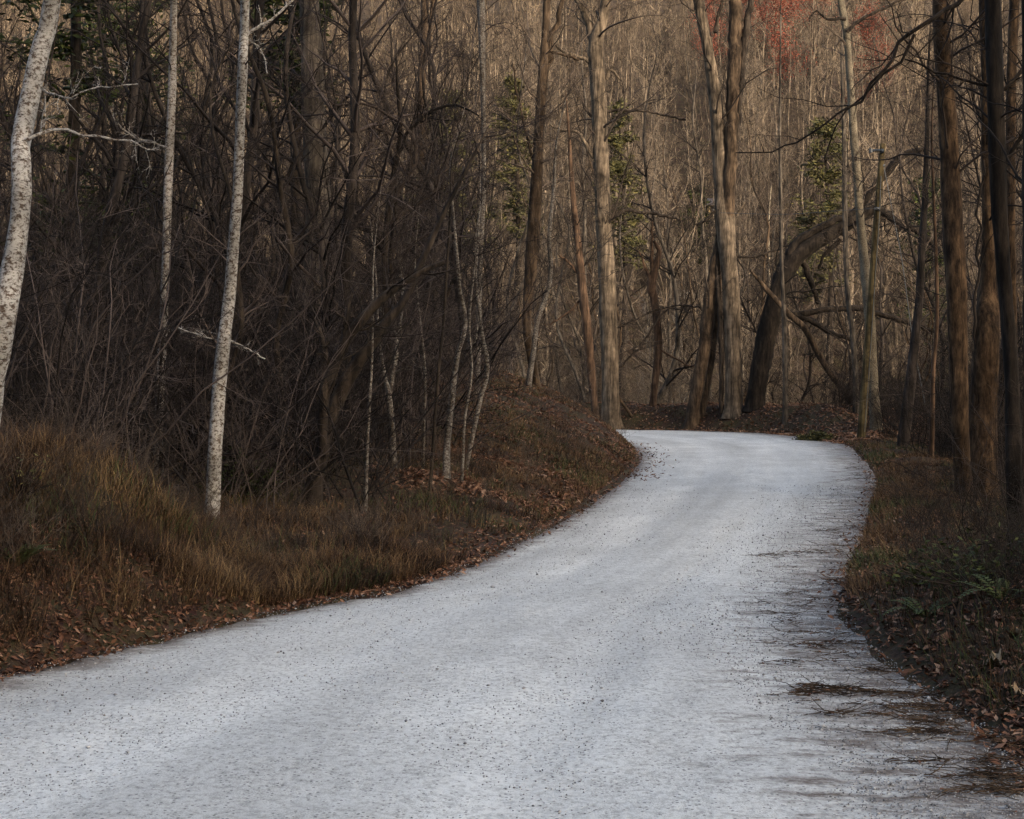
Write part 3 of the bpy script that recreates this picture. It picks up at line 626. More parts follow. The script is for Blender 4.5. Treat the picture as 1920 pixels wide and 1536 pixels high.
def proto_shrub(seed, h, stems, spread, per=(8, 4, 1), wander=.16, rad=.015):
    r = np.random.default_rng(seed); bag = Bag()
    st = np.c_[r.normal(size=(stems, 2)) * spread * .28, np.full(stems, -.1)]
    d = np.c_[r.normal(size=(stems, 2)) * .38, np.ones(stems)]
    P, R = grow(st, d, h * r.uniform(.5, 1.2, stems), rad * r.uniform(.5, 1.3, stems), 9, r, wander, -.02, .25); bag.tubes(P, R, 4)
    twigs_on(bag, P, R, r, [(per[0], .33), (per[1], .45), (per[2], .5)], up=.02, wander=.25, rmin=.0042)
    return bag
def join_mesh(name, tv, bag, m1, m2):
    Vt, Qt = tv; Vc = np.vstack(bag.V); Qc = np.vstack(bag.Q) + len(Vt)
    return mesh_from(name, np.vstack([Vt, Vc]), np.vstack([Qt, Qc]), mats=[m1, m2], midx=np.r_[np.zeros(len(Qt)), np.ones(len(Qc))])

LEFTP = []; HILLP = []
for i in range(6):
    tv, bag = proto_tree(200 + i, 10 + 2.0 * (i % 3), .035 + .014 * i, nb=24, t0=.08, blen=.22, up=.03, lean=.22, crook=.028, fine=((6, .45), (4, .5), (2, .5)), rmin=.0038)
    LEFTP.append((mesh_from('trunk', *tv), bag.mesh('crown'), (tv, bag)))
for i in range(6):
    tv, bag = proto_tree(300 + i, 15 + 1.8 * i, .085 + .022 * i, nb=26, t0=.22 if i % 2 else .10, lean=.10, crook=.016, blen=.27, up=.12, fine=((5, .45), (4, .45), (2, .5)), rmin=.012)
    HILLP.append((mesh_from('trunk', *tv), bag.mesh('crown'), (tv, bag)))
SHRUBS = []
for i in range(7):
    bag = proto_shrub(400 + i, 1.5 + .55 * i, 9 + i, 1.4 + .1 * i); SHRUBS.append(bag)

def place_tree(protos, k, x, y, s, rz, name, label, group, mt, mc, tilt=(0, 0), cat='tree'):
    tm, cm, _ = protos[k]
    e = empty(name, (x, y, hz(x, y))); e.rotation_euler = (tilt[0], tilt[1], rz); e.scale = (s, s, s); tag(e, label, cat, group)
    for part, me, m in (('trunk', tm, mt), ('crown', cm, mc)):
        if len(me.materials) == 0: me.materials.append(None)
        o = new_obj(part, me, None, e); o.material_slots[0].link = 'OBJECT'; o.material_slots[0].material = M[m]
    return e
def px_of(x, y): return 960 + x / y * F

# left wood
KEEP = [(297, 50, 19.0), (318, 40, 19.0), (398, 30, 15.4), (420, 26, 15.4), (590, 40, 17.0), (640, 40, 17.0), (686, 16, 17.0), (735, 18, 20.0), (840, 20, 20.0), (905, 18, 21.5), (20, 40, 10.0)]
def clear(x, y):
    px = 960 + np.asarray(x) / y * F; k = np.ones(np.shape(px), bool)
    for c, w, d in KEEP: k &= ~((np.abs(px - c) < w + 20 * 12 / np.asarray(y)) & (np.asarray(y) < d))
    return k
def scatter(n, fx, mind, r, ok):
    pts = []; tries = 0
    while len(pts) < n and tries < n * 80:
        tries += 1; x, y = fx(r)
        if not ok(x, y): continue
        if any((x - a) ** 2 + (y - b) ** 2 < mind ** 2 for a, b in pts): continue
        pts.append((x, y))
    return pts
r = np.random.default_rng(77)
def f_left(r):
    y = r.uniform(15.5, 58); return r.uniform(-.42 * y, 2.0), y
def ok_left(x, y):
    sd, lf, _, _ = road_field([x], [y])
    if sd[0] < 3.4 + .02 * y or not lf[0]: return False
    return bool(clear(x, y)) and all((x - a) ** 2 + (y - b) ** 2 > .8 for a, b in HEROES)
def look(k, ty, s):
    return ('hair-thin', 'hair-thin', 'slim', 'slim', 'stouter', 'stouter')[k] + (' right-leaning' if ty > .035 else ' left-leaning' if ty < -.035 else ' upright')
def left_label(x, y):
    px = px_of(x, y)
    if px < 300: return 'thin dark bare tree in the wood left of the middle birch', 'trees left of the middle birch'
    if px < 440: return 'thin dark bare tree between the two straight birches', 'trees between the straight birches'
    if px < 720: return 'thin dark bare tree between the white birch and the vine tangle', 'trees between birch and vines'
    return 'thin bare tree on the bank right of the vine tangle', 'trees on the bank'
for i, (x, y) in enumerate(scatter(120, f_left, .9, r, ok_left)):
    lab, g = left_label(x, y); s = r.uniform(.55, 1.05); tl = (r.normal() * .06, r.normal() * .06); lk = look(i % 6, tl[1], s)
    lab = lab.replace('thin', lk, 1) + (', near' if y < 26 else ', deep inside' if y > 42 else '')
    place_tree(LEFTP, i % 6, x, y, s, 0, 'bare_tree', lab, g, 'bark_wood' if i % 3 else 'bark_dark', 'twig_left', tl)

# right slope below the road
def f_right(r):
    y = r.uniform(17, 72); return r.uniform(.16 * y, .42 * y), y
def ok_right(x, y):
    sd, lf, _, _ = road_field([x], [y])
    if sd[0] < 2.6 or lf[0] or (y < 30 and x < .30 * y): return False
    if 1560 < px_of(x, y) < 1680 and y < 55: return False
    return all((x - a) ** 2 + (y - b) ** 2 > 1.2 for a, b in HEROES)
for i, (x, y) in enumerate(scatter(74, f_right, 1.2, r, ok_right)):
    px = px_of(x, y)
    lab, g = ('thin dim bare tree on the slope behind the utility pole', 'trees behind the pole') if px < 1690 else ('thin dim bare tree around the big paired trunks', 'trees around the paired trunks')
    tl = (r.normal() * .05, r.normal() * .05); lab = lab.replace('thin', look(i % 6, tl[1], 1), 1) + (', close to the road' if y < 36 else '')
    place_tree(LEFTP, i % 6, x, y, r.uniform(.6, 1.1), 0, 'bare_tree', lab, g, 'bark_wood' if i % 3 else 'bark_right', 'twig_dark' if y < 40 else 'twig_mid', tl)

def f_bend(r):
    y = r.uniform(63.5, 84); return r.uniform(-.01, .17) * y, y
for i, (x, y) in enumerate(scatter(22, f_bend, 1.2, r, lambda x, y: all((x - a) ** 2 + (y - b) ** 2 > 1 for a, b in HEROES))):
    px = px_of(x, y); tl = (r.normal() * .05, r.normal() * .06)
    lab = look(i % 6, tl[1], 1) + ' twiggy bare tree ' + ('left of the tulip trunk' if px < 1125 else 'between tulip trunk and snag' if px < 1225 else 'between snag and forked giant' if px < 1370 else 'right of the forked giant') + (', just behind the berm' if y < 72 else '')
    place_tree(LEFTP, i % 6, x, y, r.uniform(.8, 1.5), 0, 'twiggy_tree', lab, 'twiggy trees behind the bend', 'bark_brown' if i % 2 else 'bark_grey', 'twig_mid' if i % 3 else 'twig_hill', tl)

# hollow behind the bend and the lower hillside, each tree its own
CAB = (22.0, 152.0)
def f_mid(r):
    y = 70 * (150 / 70) ** r.uniform(); return r.uniform(-.40 * y, .40 * y), y
def ok_mid(x, y):
    px = px_of(x, y)
    if 1296 < px < 1345 and 100 < y < 152: return False
    return True
for i, (x, y) in enumerate(scatter(130, f_mid, 2.0, r, ok_mid)):
    px = px_of(x, y)
    if px < 720: lab, g = 'sunlit bare tree glimpsed far behind the left wood', 'far trees behind the left wood'
    elif px < 1110: lab, g = 'pale hillside tree left of the tulip trunk', 'hillside trees left of the tulip trunk'
    elif px < 1400: lab, g = 'pale hillside tree between tulip trunk and forked giant', 'hillside trees between the two giants'
    elif px < 1620: lab, g = 'pale hillside tree beyond the arching black tree', 'hillside trees beyond the arching tree'
    else: lab, g = 'dim hillside tree right of the utility pole', 'hillside trees right of the pole'
    k = int(r.integers(6)); lab = ('slim ', 'slim ', '', '', 'tall ', 'tall ')[k] + lab + (', low in the hollow' if y < 95 else ', high on the slope' if y > 125 else '')
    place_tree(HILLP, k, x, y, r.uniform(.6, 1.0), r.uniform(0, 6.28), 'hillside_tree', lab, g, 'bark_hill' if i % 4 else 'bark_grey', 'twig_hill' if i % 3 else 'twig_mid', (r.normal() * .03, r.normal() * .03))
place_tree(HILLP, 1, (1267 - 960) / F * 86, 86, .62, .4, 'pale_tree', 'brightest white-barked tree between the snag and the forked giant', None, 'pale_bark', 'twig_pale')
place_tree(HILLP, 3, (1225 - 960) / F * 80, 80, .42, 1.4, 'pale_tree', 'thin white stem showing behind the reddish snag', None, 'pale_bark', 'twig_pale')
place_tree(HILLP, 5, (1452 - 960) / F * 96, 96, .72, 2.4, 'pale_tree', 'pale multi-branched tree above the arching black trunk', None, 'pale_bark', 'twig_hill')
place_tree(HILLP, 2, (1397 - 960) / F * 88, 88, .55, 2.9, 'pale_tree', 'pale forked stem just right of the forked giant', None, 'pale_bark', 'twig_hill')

# ------------------------------------------------------------------ geometry-node scatter for what nobody could count
def gn_scatter(name, pts, rots, scls, ids, protos, label, cat):
    me = bpy.data.meshes.new(name); me.from_pydata([tuple(p) for p in pts], [], [])
    a = me.attributes.new('rot', 'FLOAT_VECTOR', 'POINT'); a.data.foreach_set('vector', np.asarray(rots, np.float32).ravel())
    a = me.attributes.new('scl', 'FLOAT', 'POINT'); a.data.foreach_set('value', np.asarray(scls, np.float32))
    a = me.attributes.new('pid', 'INT', 'POINT'); a.data.foreach_set('value', np.asarray(ids, np.int32))
    o = new_obj(name, me); stuff(o, label, cat)
    c = bpy.data.collections.new(name + '_kinds')
    for i, m in enumerate(protos):
        c.objects.link(bpy.data.objects.new('%s_kind_%02d' % (name, i), m))
    ng = bpy.data.node_groups.new(name, 'GeometryNodeTree'); ng.is_modifier = True
    ng.interface.new_socket('Geometry', in_out='INPUT', socket_type='NodeSocketGeometry'); ng.interface.new_socket('Geometry', in_out='OUTPUT', socket_type='NodeSocketGeometry')
    N = ng.nodes; L = ng.links
    gi = N.new('NodeGroupInput'); go = N.new('NodeGroupOutput'); ci = N.new('GeometryNodeCollectionInfo'); ci.inputs[0].default_value = c
    ci.inputs['Separate Children'].default_value = True; ci.inputs['Reset Children'].default_value = True
    ip = N.new('GeometryNodeInstanceOnPoints'); ip.inputs['Pick Instance'].default_value = True
    def at(nm, ty):
        x = N.new('GeometryNodeInputNamedAttribute'); x.data_type = ty; x.inputs['Name'].default_value = nm; return x.outputs['Attribute']
    e2r = N.new('FunctionNodeEulerToRotation'); L.new(at('rot', 'FLOAT_VECTOR'), e2r.inputs[0])
    L.new(gi.outputs[0], ip.inputs['Points']); L.new(ci.outputs[0], ip.inputs['Instance']); L.new(at('pid', 'INT'), ip.inputs['Instance Index'])
    L.new(e2r.outputs[0], ip.inputs['Rotation']); L.new(at('scl', 'FLOAT'), ip.inputs['Scale']); L.new(ip.outputs[0], go.inputs[0])
    o.modifiers.new('scatter', 'NODES').node_group = ng
    return o

# far wood on the hillside
r = np.random.default_rng(5)
n = 1750; y = 106 + 250 * r.random(n) ** 1.1; x = r.uniform(-.46, .46, n) * y
keep = ~((np.abs(960 + x / y * F - 1320) < 26) & (y < 156)); x = x[keep]; y = y[keep]; n = len(x)
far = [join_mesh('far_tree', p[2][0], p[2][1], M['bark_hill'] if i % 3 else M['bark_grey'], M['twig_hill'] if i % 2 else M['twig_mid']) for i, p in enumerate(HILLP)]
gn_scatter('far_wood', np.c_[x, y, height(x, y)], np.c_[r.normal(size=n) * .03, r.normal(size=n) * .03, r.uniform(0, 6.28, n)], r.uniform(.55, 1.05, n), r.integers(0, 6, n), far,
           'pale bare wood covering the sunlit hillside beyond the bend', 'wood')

# undergrowth
_shrubs = {}
def shrub_meshes(mn):
    if mn not in _shrubs: _shrubs[mn] = [b.mesh('shrub', mats=[M[mn]]) for b in SHRUBS]
    return _shrubs[mn]
def undergrowth(name, n, fx, ok, mn, label, r, smin=.6, smax=1.2, kinds=(0, 7)):
    P = []
    while len(P) < n:
        xs, ys = fx(r, n); sd, lf, nx, ny = road_field(xs, ys); k = ok(xs, ys, sd, lf)
        P += list(zip(xs[k], ys[k]))
    P = np.array(P[:n]); z = height(P[:, 0], P[:, 1])
    gn_scatter(name, np.c_[P, z], np.c_[r.normal(size=n) * .12, r.normal(size=n) * .12, r.uniform(0, 6.28, n)], r.uniform(smin, smax, n), r.integers(*kinds, n), shrub_meshes(mn), label, 'undergrowth')
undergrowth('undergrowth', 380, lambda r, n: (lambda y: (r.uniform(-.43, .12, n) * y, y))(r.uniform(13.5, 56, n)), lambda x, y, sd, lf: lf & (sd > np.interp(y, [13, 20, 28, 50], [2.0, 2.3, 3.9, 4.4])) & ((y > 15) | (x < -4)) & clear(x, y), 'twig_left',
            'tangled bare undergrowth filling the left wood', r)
undergrowth('undergrowth', 170, lambda r, n: (lambda y: (r.uniform(.14, .42, n) * y, y))(r.uniform(12, 60, n)), lambda x, y, sd, lf: ~lf & (sd > 2.2) & ((x > .29 * y) | (y > 30)), 'twig_dark',
            'dark bare brush on the slope right of the road', r, .5, 1.0)
undergrowth('undergrowth', 26, lambda r, n: (r.uniform(3.4, 5.6, n), r.uniform(8.8, 13, n)), lambda x, y, sd, lf: ~lf & (sd > 1.0) & (x > .34 * y), 'twig_dark',
            'dark brambles heaped on the near right bank', r, .18, .38, (0, 5))
undergrowth('undergrowth', 330, lambda r, n: (lambda y: (r.uniform(-.1, .34, n) * y, y))(r.uniform(66, 135, n)), lambda x, y, sd, lf: (sd > 4.2), 'twig_hill',
            'brownish brush in the hollow beyond the bend', r, .8, 1.5)

undergrowth('dry_weeds', 360, lambda r, n: (lambda y: (r.uniform(-.42, .09, n) * y, y))(7.5 + 34 * r.random(n) ** 1.6), lambda x, y, sd, lf: lf & (sd > .5) & (sd < 4.5), 'twig_mid',
            'dry brown weed stalks on the left bank', r, .10, .26, (0, 4))
undergrowth('dry_weeds', 150, lambda r, n: (lambda y: (r.uniform(.2, .43, n) * y, y))(7.5 + 22 * r.random(n) ** 1.6), lambda x, y, sd, lf: ~lf & (sd > .6) & (sd < 4.5), 'twig_dark',
            'dark weed stalks on the right bank', r, .10, .26, (0, 4))

# ------------------------------------------------------------------ evergreens, red budding tree
def leaf_cloud(bag, C, size, r, tilt=1.0, asp=.35, tint=(0, 1)):
    n = len(C); a = unit(r.normal(size=(n, 3)) * [1, 1, tilt]); b = unit(np.cross(a, r.normal(size=(n, 3))))
    s = (size * r.uniform(.6, 1.3, n))[:, None]
    V = np.stack([C - a * s, C + b * s * asp, C + a * s, C - b * s * asp], 1).reshape(-1, 3)
    bag.add(V, Q=np.arange(4 * n).reshape(-1, 4), tint=np.repeat(r.uniform(*tint, n), 4))
def evergreen(x, y, h, w, label, seed, m='leaf_green', leaf=.16, n=5000, name='evergreen_tree', group=None, low=.1):
    r = np.random.default_rng(seed); z0 = hz(x, y); root = empty(name, (x, y, z0)); tag(root, label, 'evergreen', group)
    p = np.array([[0, 0, -.3, .012 * h], [.02 * h, 0, h * .5, .008 * h], [0, .01 * h, h, .002 * h]]); c = catmull(p, 12)
    V, Qt = trunk_mesh('t', c[:, :3], c[:, 3], r, 8); new_obj('trunk', mesh_from('trunk', V, Qt), M['bark_dark'], root)
    nb = 70; t = r.uniform(low, .98, nb); s = np.c_[np.zeros((nb, 2)), t * h]; an = r.uniform(0, 6.28, nb); d = np.c_[np.cos(an), np.sin(an), r.uniform(-.15, .35, nb)]
    P, R = grow(s, d, w * ((1.08 - t) / (1.0 - low)) ** .7 * r.uniform(.6, 1.15, nb), np.full(nb, .012 * h * .3), 6, r, .12, .0, .2)
    bag = Bag(); bag.tubes(P, R, 3)
    k = r.integers(0, nb, n); f = r.uniform(.25, 1.02, n); i = np.minimum((f * 5).astype(int), 4); g = (f * 5 - i)[:, None]
    C = P[k, i] * (1 - g) + P[k, i + 1] * g + r.normal(size=(n, 3)) * w * .07
    leaf_cloud(bag, C, leaf, r, .5)
    new_obj('crown', bag.mesh('crown', False), M[m], root)
for i, (px, d, hh, ww, m, lab) in enumerate((
        (845, 74, 18.5, 2.4, 'leaf_olive', 'light green evergreen behind the slender tree above the bank'), (1160, 92, 23, 2.4, 'leaf_olive', 'olive green evergreen right behind the tulip trunk'),
        (960, 100, 24, 2.6, 'leaf_olive', 'yellowish evergreen showing between the slender and forked bank trees'), (1545, 88, 22, 2.6, 'leaf_olive', 'olive evergreen left of the pole top'),
        (1305, 128, 9, 3.0, 'leaf_green', 'dark evergreen on the hill left of the forked giant'), (540, 38, 13, 1.7, 'leaf_green', 'dark evergreen just right of the white birch top'),
        (120, 34, 15, 2.8, 'leaf_green', 'dark evergreen hidden behind the curved left birch'), (250, 46, 17, 2.8, 'leaf_green', 'dark evergreen deep in the wood left of the middle birch'),
        (1735, 96, 18, 3.4, 'leaf_green', 'dim evergreen right of the utility pole'))):
    evergreen((px - 960) / F * d, d, hh, ww, lab, 600 + i, m, leaf=.085 + .0008 * d, low=.5 if i in (0, 1, 2, 3, 5) else .12)
def red_tree(px, d, s, label, seed):
    x = (px - 960) / F * d; e = place_tree(HILLP, seed % 6, x, d, s, seed * 1.7, 'budding_tree', label, 'trees in red bud on the hill', 'bark_grey', 'twig_mid')
    r = np.random.default_rng(seed); b0 = HILLP[seed % 6][2][1]; V = np.vstack(b0.V); k = r.integers(0, len(V), 9000); k = k[V[k][:, 2] > .42 * V[:, 2].max()]; bag = Bag()
    leaf_cloud(bag, V[k] + r.normal(size=(len(k), 3)) * .7, .085, r, 1, .7); new_obj('bud', bag.mesh('bud', False), M['bud_red'], e)['kind'] = 'stuff'
red_tree(1490, 176, 1.15, 'widest red budding crown on the hill near the top right', 7)
red_tree(1425, 205, 1.1, 'red budding crown directly above the forked giant stems', 8)
red_tree(1340, 196, 1.0, 'dull red budding crown between the forked giant stems and its left', 3)
red_tree(1545, 190, 1.15, 'red budding crown left of the mottled tree top', 4)
red_tree(1610, 165, .9, 'faint red budding crown above the utility pole', 9)

# ------------------------------------------------------------------ hillside shed
def box(bag, lo, hi):
    lo = np.array(lo, float); hi = np.array(hi, float); V = np.array([[(lo, hi)[i][0], (lo, hi)[j][1], (lo, hi)[k][2]] for i in (0, 1) for j in (0, 1) for k in (0, 1)])
    bag.add(V, Q=[(0, 1, 3, 2), (4, 6, 7, 5), (0, 4, 5, 1), (2, 3, 7, 6), (0, 2, 6, 4), (1, 5, 7, 3)])
def build_shed():
    d = 150.0; x = (1324 - 960) / F * d; z = CAMZ - (403 - HOR) / F * d; zg = hz(x, d)
    root = empty('hillside_shed', (x, d, zg)); tag(root, 'small grey-roofed tan shed on the hill left of the forked giant', 'shed'); o = z - zg
    b = Bag(); box(b, (-1.2, 0, min(o, 0) - 1.5), (1.2, 2, o + 1.05)); new_obj('wall', b.mesh('wall', False), M['plank'], root)
    b = Bag(); V = np.array([(-1.5, -.5, o + .95), (1.5, -.5, o + .95), (1.5, 1.2, o + 1.85), (-1.5, 1.2, o + 1.85), (1.5, 2.6, o + .95), (-1.5, 2.6, o + .95)])
    b.add(np.vstack([V, V + [0, 0, .1]]), Q=[(0, 3, 2, 1), (3, 5, 4, 2), (6, 7, 8, 9), (9, 8, 10, 11), (0, 1, 7, 6), (5, 11, 10, 4)], T=[]); new_obj('roof', b.mesh('roof', False), M['roof'], root)
    for a in (-.35, .45):
        b = Bag(); box(b, (a, -.03, o + .15), (a + .5, .05, o + .9)); w = new_obj('window', b.mesh('window', False), M['pane'], root)
    for a in (-1.25, -.45, .25, 1.1):
        b = Bag(); box(b, (a, -.4, min(o, 0) - 1.2), (a + .12, -.28, o + 1.0)); new_obj('post', b.mesh('post', False), M['plank'], root)
build_shed()

# ------------------------------------------------------------------ ground cover
def ground_pts(n, r, y0, y1, ok, pw=1.0, xlo=-.42, xhi=.42):
    P = []
    tot = 0
    while tot < n:
        y = y0 * (y1 / y0) ** (r.random(40000) ** pw); x = r.uniform(xlo, xhi, 40000) * y; x = np.clip(x, -30, 30)
        sd, lf, nx, ny = road_field(x, y); k = ok(x, y, sd, lf, r); P.append(np.c_[x[k], y[k]]); tot += k.sum()
        if k.sum() == 0: break
    return np.vstack(P)[:n]
def blades(P, z, L, Wd, r, droop=.5, lean=(0, 0), tint=None):
    n = len(P); an = r.uniform(0, 6.28, n); b = np.c_[P, z - .01]
    d = np.c_[np.cos(an) * .5 + lean[0], np.sin(an) * .5 + lean[1], np.ones(n)]; d = unit(d + r.normal(size=(n, 3)) * .15)
    side = unit(np.c_[-np.sin(an), np.cos(an), np.zeros(n)]); L = L[:, None]; Wd = Wd[:, None]
    m = b + d * L * .5; d2 = unit(d + np.c_[np.cos(an) * droop, np.sin(an) * droop, -np.full(n, droop * .8)] * r.uniform(.2, 1.5, n)[:, None]); t = m + d2 * L * .5
    V = np.stack([b - side * Wd, b + side * Wd, m - side * Wd * .8, m + side * Wd * .8, t], 1).reshape(-1, 3)
    k = np.arange(n)[:, None] * 5; Qd = k + np.array([[0, 1, 3, 2]]); T = k + np.array([[2, 3, 4]])
    tn = r.random(n) * .8 if tint is None else tint
    return V, Qd, T, np.repeat(tn, 5)
def leaves(P, z, L, r, lift=.02, flat=.35):
    n = len(P); an = r.uniform(0, 6.28, n); c = np.c_[P, z + lift * r.random(n)]
    ax = unit(np.c_[np.cos(an), np.sin(an), r.normal(size=n) * flat]); sd_ = unit(np.cross(ax, unit(np.c_[r.normal(size=(n, 2)) * flat, np.ones(n)]))); up = np.cross(sd_, ax)
    L = L[:, None]; w = L * r.uniform(.28, .5, n)[:, None]; cl = L * r.uniform(-.1, .35, n)[:, None]
    V = np.stack([c - ax * L, c - ax * L * .1 - sd_ * w + up * cl, c - up * cl * .25, c + sd_ * w - ax * L * .1 + up * cl, c + ax * L * .9 + up * cl * .5], 1).reshape(-1, 3)
    k = np.arange(n)[:, None] * 5; T = np.vstack([k + np.array([[0, 2, 1]]), k + np.array([[0, 3, 2]]), k + np.array([[1, 2, 4]]), k + np.array([[2, 3, 4]])])
    return V, T, np.repeat(r.random(n) ** 1.2, 5)

r = np.random.default_rng(9)
# dry grass on the left banks
def okg(x, y, sd, lf, r):
    pat = fbm(x * .55 + 3, y * .55, 3)
    return lf & (sd > .12) & (sd < 5.5) & (pat + .5 * fbm(x * 2.2, y * 2.2, 2) + .3 * (y < 13) > r.uniform(-.25, .45, len(x)))
P = ground_pts(78000, r, 7.6, 52, okg, .95, -.42, .12); z = height(P[:, 0], P[:, 1]); dist = P[:, 1]
L = r.uniform(.10, .30, len(P)) * np.clip(1.25 - dist / 60, .6, 1.2) * (1 + .35 * (dist < 14)); Wd = .0014 + .00012 * dist
pat = fbm(P[:, 0] * .9, P[:, 1] * .9, 3); green = (pat > np.where(dist > 17, .0, .25)) & (r.random(len(P)) < np.where(dist > 17, .45, .25))
cl = fbm(P[:, 0] * 1.7 + 40, P[:, 1] * 1.7, 3)
tn = np.where(green, r.uniform(.84, 1.0, len(P)), np.clip(.36 + .9 * cl + .10 * (P[:, 1] > 16) + r.normal(size=len(P)) * .2, 0, .81))
bag = Bag(); V, Qd, T, tt = blades(P, z, L, Wd, r, .7, (.25, -.35), tn); bag.add(V, Qd, T, tt)
stuff(new_obj('grass', bag.mesh('grass', False), M['grass']), 'dry tan grass covering the left bank and ditch', 'grass')
# right verge
def okr(x, y, sd, lf, r):
    pat = fbm(x * .8 + 7, y * .8, 3); return ~lf & (sd > .05) & (sd < 3.2) & (y < 47) & (pat + .5 * fbm(x * 2.2, y * 2.2, 2) > r.uniform(-.6, .25, len(x))) & ((y > 11.3) | (r.random(len(x)) < .3))
P = ground_pts(34000, r, 7.4, 46, okr, .9, .12, .42); z = height(P[:, 0], P[:, 1]); dist = P[:, 1]
L = r.uniform(.10, .26, len(P)); near = dist < 11.5; L = np.where(near, L * 1.2, L); Wd = .0014 + .00012 * dist
pat = fbm(P[:, 0] * .9 + 4, P[:, 1] * .5, 3); green = ((pat > .05) & (dist > 13) | near & (r.random(len(P)) < .4)) & (r.random(len(P)) < .7)
tn = np.where(green, r.uniform(.84, 1.0, len(P)), np.where(near, .5 * r.random(len(P)), .35 + .45 * r.random(len(P))))
bag = Bag(); V, Qd, T, tt = blades(P, z, L, Wd, r, .6, (-.2, -.2), tn); bag.add(V, Qd, T, tt)
stuff(new_obj('grass', bag.mesh('grass', False), M['grass']), 'tan and green grass along the right verge', 'grass')

# fallen leaves
def okl(x, y, sd, lf, r):
    d1 = np.where(lf, np.where(sd < .6, 1.0, .35), np.where(sd < 1.2, 1.0, .6)); return (sd > -np.where(lf & (y > 27) & (y < 48), 1.1, .25) * r.random(len(x)) ** 2.5) & (sd < 7) & (y < 57) & (r.random(len(x)) < d1)
P = ground_pts(33000, r, 6.2, 56, okl, .95); z = height(P[:, 0], P[:, 1])
sdp = road_field(P[:, 0], P[:, 1])[0]; z = np.where(sdp < .1, np.maximum(z, .005), z)
bag = Bag(); V, T, tt = leaves(P, z, r.uniform(.012, .034, len(P)) * (1 + P[:, 1] / 45), r, .03, .45); bag.add(V, T=T, tint=tt)
stuff(new_obj('fallen_leaves', bag.mesh('fallen_leaves', False), M['leaf_dry']), 'brown fallen leaves along both road edges', 'leaves')
def okn(x, y, sd, lf, r): return lf & (sd > -.12 * r.random(len(x))) & (sd < 1.1) & (y < 15)
P = ground_pts(7000, r, 7.8, 15, okn, 1, -.42, .05); z = np.maximum(height(P[:, 0], P[:, 1]), 0.0)
bag = Bag(); V, T, tt = leaves(P, z, r.uniform(.012, .032, len(P)), r, .03, .6); bag.add(V, T=T, tint=tt * .75)
stuff(new_obj('fallen_leaves', bag.mesh('fallen_leaves', False), M['leaf_dry']), 'dark brown leaves heaped at the foot of the near left bank', 'leaves')
def okk(x, y, sd, lf, r): return lf & (sd > .1) & (sd < 5) & (fbm(x * .9, y * .9, 3) > r.uniform(-.5, .5, len(x)))
P = ground_pts(17000, r, 19, 54, okk, 1, -.1, .1); z = height(P[:, 0], P[:, 1])
bag = Bag(); V, T, tt = leaves(P, z, r.uniform(.03, .065, len(P)), r, .05, .55); bag.add(V, T=T, tint=tt * .8 + .2)
stuff(new_obj('fallen_leaves', bag.mesh('fallen_leaves', False), M['leaf_dry']), 'brown fallen leaves on the cut bank at the bend', 'leaves')
def okb(x, y, sd, lf, r): return ~lf & (sd > -.4 * r.random(len(x)) ** 2) & (sd < 9) & (y > 46)
P = ground_pts(17000, r, 46, 72, okb, 1, .0, .30); z = height(P[:, 0], P[:, 1]); z = np.where(road_field(P[:, 0], P[:, 1])[0] < .1, np.maximum(z, .005), z)
bag = Bag(); V, T, tt = leaves(P, z, r.uniform(.05, .10, len(P)), r, .05, .5); bag.add(V, T=T, tint=tt * .45 + .55)
stuff(new_obj('fallen_leaves', bag.mesh('fallen_leaves', False), M['leaf_dry']), 'russet fallen leaves on the berm outside the bend', 'leaves')

# loose stones on the road
def road_z(x, y): return np.full(len(x), .012)
def oks(x, y, sd, lf, r):
    e = -sd; p = np.where(~lf, np.interp(e, [0, .4, 1.4, 2.4], [1, .9, .35, .12]), np.interp(e, [0, .3, 1, 2], [.7, .3, .12, .12])); return (sd < .15) & (r.random(len(x)) < p)
P = ground_pts(27000, r, 5.5, 26, oks, 1.0); n = len(P)
oc = np.array([(1, 0, 0), (-1, 0, 0), (0, 1, 0), (0, -1, 0), (0, 0, 1), (0, 0, -1)], float)
of = np.array([(0, 2, 4), (2, 1, 4), (1, 3, 4), (3, 0, 4), (2, 0, 5), (1, 2, 5), (3, 1, 5), (0, 3, 5)])
sz = r.uniform(.0018, .0050, n) * (1 + P[:, 1] * .05) * np.where(r.random(n) < .03, 2.0, 1)
V = oc[None] * sz[:, None, None] * r.uniform(.6, 1.35, (n, 6, 1)); an = r.uniform(0, 6.28, n); ca, sa = np.cos(an)[:, None], np.sin(an)[:, None]
V = np.stack([V[..., 0] * ca - V[..., 1] * sa, V[..., 0] * sa + V[..., 1] * ca, V[..., 2] * .7], -1) + np.c_[P, road_z(P[:, 0], P[:, 1]) + sz * .2][:, None]
stuff(new_obj('gravel', mesh_from('gravel', V.reshape(-1, 3), T=(np.arange(n)[:, None, None] * 6 + of[None]).reshape(-1, 3), smooth=False, tint=np.repeat(r.random(n), 6)), M['stone']), 'loose dark grit and stones on the white road', 'gravel')

